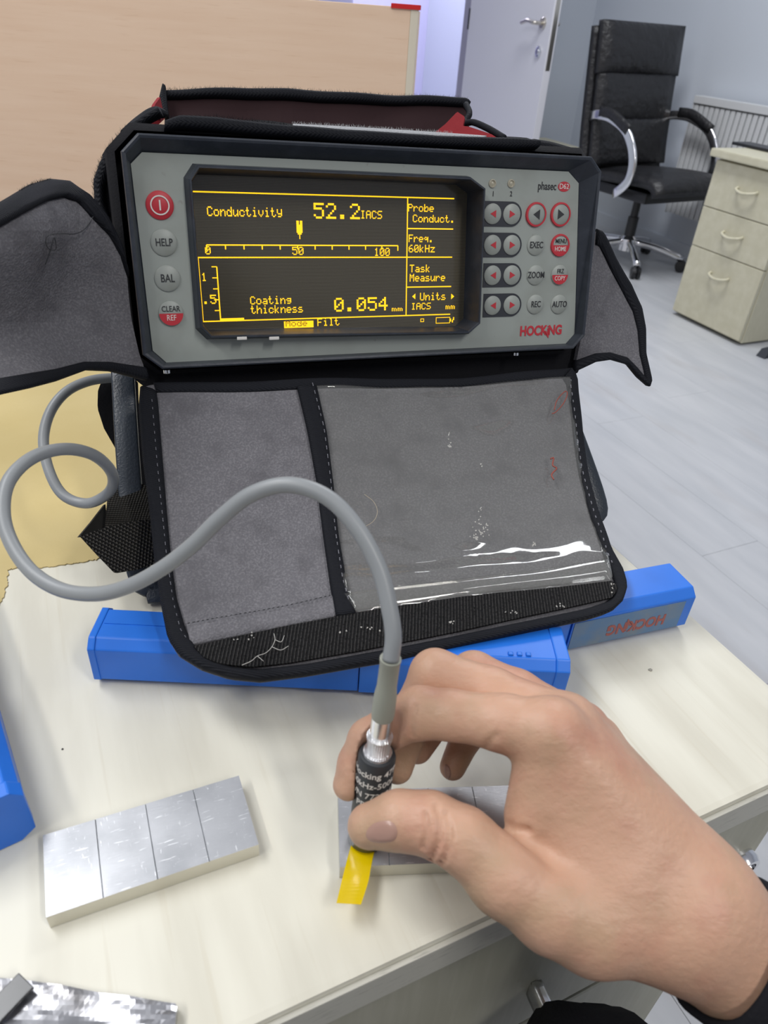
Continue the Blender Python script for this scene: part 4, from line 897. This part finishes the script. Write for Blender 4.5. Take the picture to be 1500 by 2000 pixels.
# cable
cp = [(763, 1290, .2512), (768, 1245, .250), (762, 1195, .250), (742, 1115, .251), (700, 1035, .252), (640, 972, .254), (565, 947, .256), (492, 965, .259), (430, 1012, .263), (378, 1063, .267), (320, 1108, .272), (256, 1143, .277), (190, 1160, .282), (120, 1152, .287), (62, 1117, .292), (22, 1060, .298), (6, 1000, .304), (18, 938, .312), (65, 893, .325), (128, 877, .342), (185, 890, .362), (219, 925, .384), (214, 960, .400), (172, 983, .408), (125, 968, .410), (97, 922, .412), (85, 860, .416), (98, 805, .422), (130, 765, .430), (175, 744, .440), (225, 738, .45), (262, 742, .46)]
pts = [PMX.inverted() @ pd(*c) for c in cp]
tube('cable', pts, .0030, CABLE, probe, 16, 8)
# ================================================================== HAND
def smin(a, b, k):
    h = np.clip(.5+.5*(b-a)/k, 0, 1); return b*(1-h)+a*h-k*h*(1-h)
def capsule(Pt, a, ra, b, rb):
    a, b = np.array(a), np.array(b); ab = b-a; t = np.clip(((Pt-a)@ab)/(ab@ab), 0, 1); d = np.linalg.norm(Pt-a-t[..., None]*ab, axis=-1); return d-(ra+(rb-ra)*t)
def chain(Pt, J, k=.003):
    d = None
    for (a, ra), (b, rb) in zip(J, J[1:]):
        c = capsule(Pt, a, ra, b, rb); d = c if d is None else smin(d, c, k)
    return d
J = lambda *L: [(tuple(pd(x, y, z)), r) for x, y, z, r in L]
INDEX = J((1075, 1432, .2640, .0120), (985, 1412, .2685, .0105), (880, 1396, .2725, .0092), (820, 1392, .2750, .0098), (765, 1418, .2800, .0082), (722, 1446, .2830, .0083), (700, 1490, .2850, .0078), (681, 1532, .2850, .0064))
MIDDLE = J((1105, 1420, .2770, .0120), (960, 1352, .2880, .0098), (850, 1318, .2930, .0102), (808, 1390, .3010, .0086), (790, 1440, .3010, .0080), (776, 1500, .2985, .0066))
RING = J((1130, 1430, .2910, .0115), (1010, 1355, .3010, .0098), (925, 1318, .3080, .0098), (858, 1390, .3140, .0083), (815, 1462, .3090, .0066))
PINKY = J((1160, 1450, .3030, .0105), (1050, 1400, .3150, .0085), (985, 1378, .3190, .0084), (915, 1430, .3190, .0072), (884, 1498, .3140, .0058))
THUMB = J((1160, 1800, .2540, .0165), (1080, 1770, .2520, .0150), (985, 1712, .2520, .0128), (905, 1640, .2545, .0108), (840, 1608, .2580, .0105), (780, 1602, .2600, .0099), (722, 1613, .2620, .0082))
WR = J((1345, 1765, .2640, .0215))[0]; WR2 = J((1300, 1800, .2600, .0180))[0]; CUF = J((1425, 1855, .2640, .0222))[0]; ARM = J((1660, 2020, .2640, .030))[0]
def hand_sdf(Pt):
    palm = None
    for fg, rw in ((INDEX, .0155), (MIDDLE, .0165), (RING, .016), (PINKY, .0145)):
        a, ra = fg[0]; c = capsule(Pt, a, ra*1.06, WR[0], .0205); palm = c if palm is None else smin(palm, c, .008)
    fa = smin(capsule(Pt, WR[0], WR[1], CUF[0], CUF[1]), capsule(Pt, CUF[0], CUF[1], ARM[0], ARM[1]), .005)
    palm = smin(palm, fa, .012)
    th = chain(Pt, THUMB, .004)
    base = smin(capsule(Pt, THUMB[0][0], .0165, WR2[0], .0185), palm, .014)
    web = J((1085, 1580, .2640, .0120), (1180, 1700, .2600, .0170)); d1 = capsule(Pt, web[0][0], web[0][1], web[1][0], web[1][1])
    base = smin(base, d1, .012)
    fl = J((1035, 1590, .2640, .0095), (1060, 1500, .2640, .0110)); base = smin(base, capsule(Pt, fl[0][0], fl[0][1], fl[1][0], fl[1][1]), .006)
    d = smin(base, th, .0055)
    fingers = None
    for fg in (INDEX, MIDDLE, RING, PINKY):
        c = chain(Pt, fg); fingers = c if fingers is None else smin(fingers, c, .0012)
    d = smin(d, fingers, .0045)
    pc = np.array(PB); pz = np.array(paz); q = Pt-pc; h = q@pz; rad = np.linalg.norm(q-h[..., None]*pz, axis=-1)   # pressed against the probe barrel
    pr = np.maximum(rad-(R0+.0002), h-(PLEN+.01))
    return np.maximum(d, -pr)
def surface_nets(f, lo, hi, res):
    ax = [np.arange(lo[i], hi[i], res) for i in range(3)]; n = [len(a) for a in ax]; Vv = np.empty(n, np.float32)
    for i in range(0, n[0], 12):
        g = np.stack(np.meshgrid(ax[0][i:i+12], ax[1], ax[2], indexing='ij'), -1); Vv[i:i+12] = f(g)
    ins = Vv < 0; cs = [(a, b, c) for a in (0, 1) for b in (0, 1) for c in (0, 1)]
    sl = lambda A, o: A[o[0]:n[0]-1+o[0], o[1]:n[1]-1+o[1], o[2]:n[2]-1+o[2]]
    cnt = sum(sl(ins, o).astype(np.int8) for o in cs); cells = np.argwhere((cnt > 0) & (cnt < 8)); idx = -np.ones((n[0]-1, n[1]-1, n[2]-1), np.int64)
    idx[tuple(cells.T)] = np.arange(len(cells)); acc = np.zeros((len(cells), 3)); num = np.zeros(len(cells))
    for a in cs:
        for b in cs:
            if sum(abs(x-y) for x, y in zip(a, b)) == 1 and a < b:
                va = Vv[tuple((cells+a).T)]; vb = Vv[tuple((cells+b).T)]; m = (va < 0) != (vb < 0); t = np.where(m, va/np.where(m, va-vb, 1), 0)
                acc += np.where(m[:, None], np.array(a)+t[:, None]*(np.array(b)-np.array(a)), 0); num += m
    verts = np.array(lo)+(cells+acc/num[:, None])*res; faces = []
    for d in range(3):
        o = [0, 0, 0]; o[d] = 1; e1, e2 = [(1, 2), (2, 0), (0, 1)][d]
        A = ins[:n[0]-o[0], :n[1]-o[1], :n[2]-o[2]]; Bq = ins[o[0]:, o[1]:, o[2]:]; E_ = np.argwhere(A != Bq)
        E_ = E_[(E_[:, e1] > 0) & (E_[:, e2] > 0) & (E_[:, e1] < n[e1]-1) & (E_[:, e2] < n[e2]-1)]
        flip = A[tuple(E_.T)]; u = np.zeros(3, int); v = np.zeros(3, int); u[e1] = 1; v[e2] = 1
        q = np.stack([idx[tuple((E_-u-v).T)], idx[tuple((E_-v).T)], idx[tuple(E_.T)], idx[tuple((E_-u).T)]], 1); q[~flip] = q[~flip][:, ::-1]; faces.append(q)
    return verts, np.concatenate(faces)
allj = [p for c in (INDEX, MIDDLE, RING, PINKY, THUMB, [WR, CUF]) for p, r in c]; lo = np.min(allj, 0)-.028; hi = np.max(allj, 0)+.028
hv, hf = surface_nets(hand_sdf, lo, hi, .00105)
person = thing('person', 'hand of person in black sleeve pinching the probe between thumb and fingers', 'person', loc=tuple(CUF[0]))
pinv = Matrix.Translation(-Vector(CUF[0]))
hm = bpy.data.meshes.new('hand'); hm.from_pydata(hv.tolist(), [], hf.tolist()); hm.update()
# relax, then press creases
bm = bmesh.new(); bm.from_mesh(hm)
bmesh.ops.smooth_vert(bm, verts=bm.verts, factor=.5, use_axis_x=True, use_axis_y=True, use_axis_z=True); bmesh.ops.smooth_vert(bm, verts=bm.verts, factor=.5, use_axis_x=True, use_axis_y=True, use_axis_z=True)
bmesh.ops.recalc_face_normals(bm, faces=bm.faces); bm.normal_update()
bvh = BVHTree.FromBMesh(bm)
def hit(px, py):
    r = bvh.ray_cast(CAM, ray(px, py).normalized()); return r[0], r[1]
CRE = [([(852, 1575), (862, 1600), (860, 1640), (842, 1680)], .0013, .0009), ([(872, 1590), (880, 1630), (868, 1680), (850, 1700)], .0012, .0009), ([(830, 1590), (836, 1620), (826, 1655)], .0009, .0008),
       ([(985, 1612), (1005, 1622), (1030, 1622)], .0012, .0014), ([(985, 1612), (1030, 1650), (1080, 1690)], .0008, .0028), ([(944, 1466), (956, 1448), (970, 1436)], .0006, .0012), ([(805, 1436), (806, 1405), (812, 1380)], .0007, .0010), ([(950, 1480), (985, 1520), (990, 1560)], .0006, .0015)]
pl_ = []
for P, dpt, wdt in CRE:
    Q = [hit(p.x, p.y)[0] for p in resample(P, 14)]; Q = [q for q in Q if q]
    if len(Q) > 2: pl_.append((np.array(Q), dpt, wdt))
co = np.array([v.co for v in bm.verts]); nn = np.array([v.normal for v in bm.verts]); dsp = np.zeros(len(co))
for Q, dpt, wdt in pl_:
    d = np.min(np.linalg.norm(co[:, None, :]-Q[None], axis=-1), 1) if len(co)*len(Q) < 6e6 else np.min([np.linalg.norm(co-q, axis=1) for q in Q], 0)
    dsp -= dpt*np.exp(-(d/wdt)**2)*np.clip(d*0+1, 0, 1); dsp += .15*dpt*np.exp(-((d-2.2*wdt)/wdt)**2)
co += nn*dsp[:, None]
for v, c in zip(bm.verts, co): v.co = c
bm.to_mesh(hm); bm.free(); hm.transform(pinv)
hm.polygons.foreach_set('use_smooth', [True]*len(hm.polygons)); hm.materials.append(SKIN)
hand = bpy.data.objects.new('hand', hm); C.objects.link(hand); hand.parent = person
def nail(P, name='nail', th=.0005):
    P = smooth2(P, 2); B = resample(P, 40, True); cx = sum((b for b in B), Vector((0, 0)))/40; vs, fs = [], []
    rings = [1.0, .8, .55, .3, 0.02]; c0_, n0 = hit(cx.x, cx.y)
    if c0_ is None: return
    for k, r in enumerate(rings):
        for b in B:
            q = cx+(b-cx)*r; h_, n_ = hit(q.x, q.y)
            if h_ is None or (h_-c0_).length > .0095: h_ = vs[-1] if vs else c0_; n_ = n0
            vs.append(h_+n_*(th*(.15 if k == 0 else 1)))
    for k in range(len(rings)-1):
        for i in range(40): j = (i+1) % 40; fs.append((k*40+i, k*40+j, (k+1)*40+j, (k+1)*40+i))
    fs.append(tuple(range(160, 200)))
    o = meshobj(name, [Vector(v)-Vector(CUF[0]) for v in vs], fs, NAILM, hand, smooth=True)
nail([(712, 1632), (722, 1612), (745, 1602), (768, 1604), (777, 1620), (774, 1640), (758, 1646), (725, 1646)])
nail([(868, 1490), (878, 1496), (882, 1512), (876, 1524), (868, 1512)])
# sleeve
cuf = Vector(CUF[0]); adir = (Vector(ARM[0])-cuf).normalized(); sx_ = adir.cross(FWD).normalized(); sy_ = sx_.cross(adir)
loops = []
for t, r in ((.008, .0232), (-.001, .0240), (-.003, .0262), (-.001, .0275), (.006, .0280), (.02, .0295), (.05, .033), (.09, .040), (.15, .047)):
    sh = adir*t; loops.append([cuf+sh+(sx_*math.cos(a)+sy_*math.sin(a))*(r*(1+.03*math.sin(a*3+t*140)+.02*math.sin(a*5-t*90))) + adir*(.0012*math.sin(a*2)) for a in [2*math.pi*k/48 for k in range(48)]])
sl = ring_loft('sleeve', [[p-cuf for p in l] for l in loops], SLEEVE, person, True)
elb, sho = Vector((.37, .00, .70)), Vector((.40, -.22, .99))
path = catmull([cuf+adir*.02, cuf+adir*.10, elb, elb.lerp(sho, .5)+Vector((.02, 0, 0)), sho], 8)
tube('jacket_arm', [p-cuf for p in path], [.0285+.030*min(1, k/16) for k in range(len(path))], SLEEVE, person, 28)
def body_ring(z, cx, cy, rx, ry, n=40): return [Vector((cx+rx*math.cos(2*math.pi*k/n), cy+ry*math.sin(2*math.pi*k/n), z))-cuf for k in range(n)]
ring_loft('jacket', [body_ring(*a) for a in ((.50, .20, -.34, .16, .11), (.52, .20, -.34, .19, .13), (.66, .18, -.30, .185, .12), (.85, .17, -.27, .20, .125), (1.0, .18, -.27, .21, .12), (1.07, .20, -.30, .17, .10), (1.11, .20, -.30, .08, .07), (1.12, .20, -.30, .06, .06))], SLEEVE, person, True)
kn = pd(1180, 2190, .335); hip = Vector((.24, -.26, .56)); ft = Vector((.20, -.10, .06))
for hip, kn, ft in ((hip, kn, ft), (Vector((.14, -.27, .56)), Vector((-.10, -.04, .60)), Vector((-.10, -.16, .06)))):
    tube('trouser_leg', [p-cuf for p in catmull([hip, hip.lerp(kn, .5), kn+Vector((-.004, -.02, .002)), kn, kn+Vector((.006, -.006, -.03)), kn.lerp(ft, .4), ft], 6)], [.085, .082, .078, .074, .07, .067, .064, .061, .058, .056, .054, .052, .05, .048, .047, .046, .046, .046, .046, .046, .046, .046, .046, .047, .047, .047, .047, .047, .047, .047, .046, .046, .045, .044, .043, .042, .04], SLEEVE, person, 28)
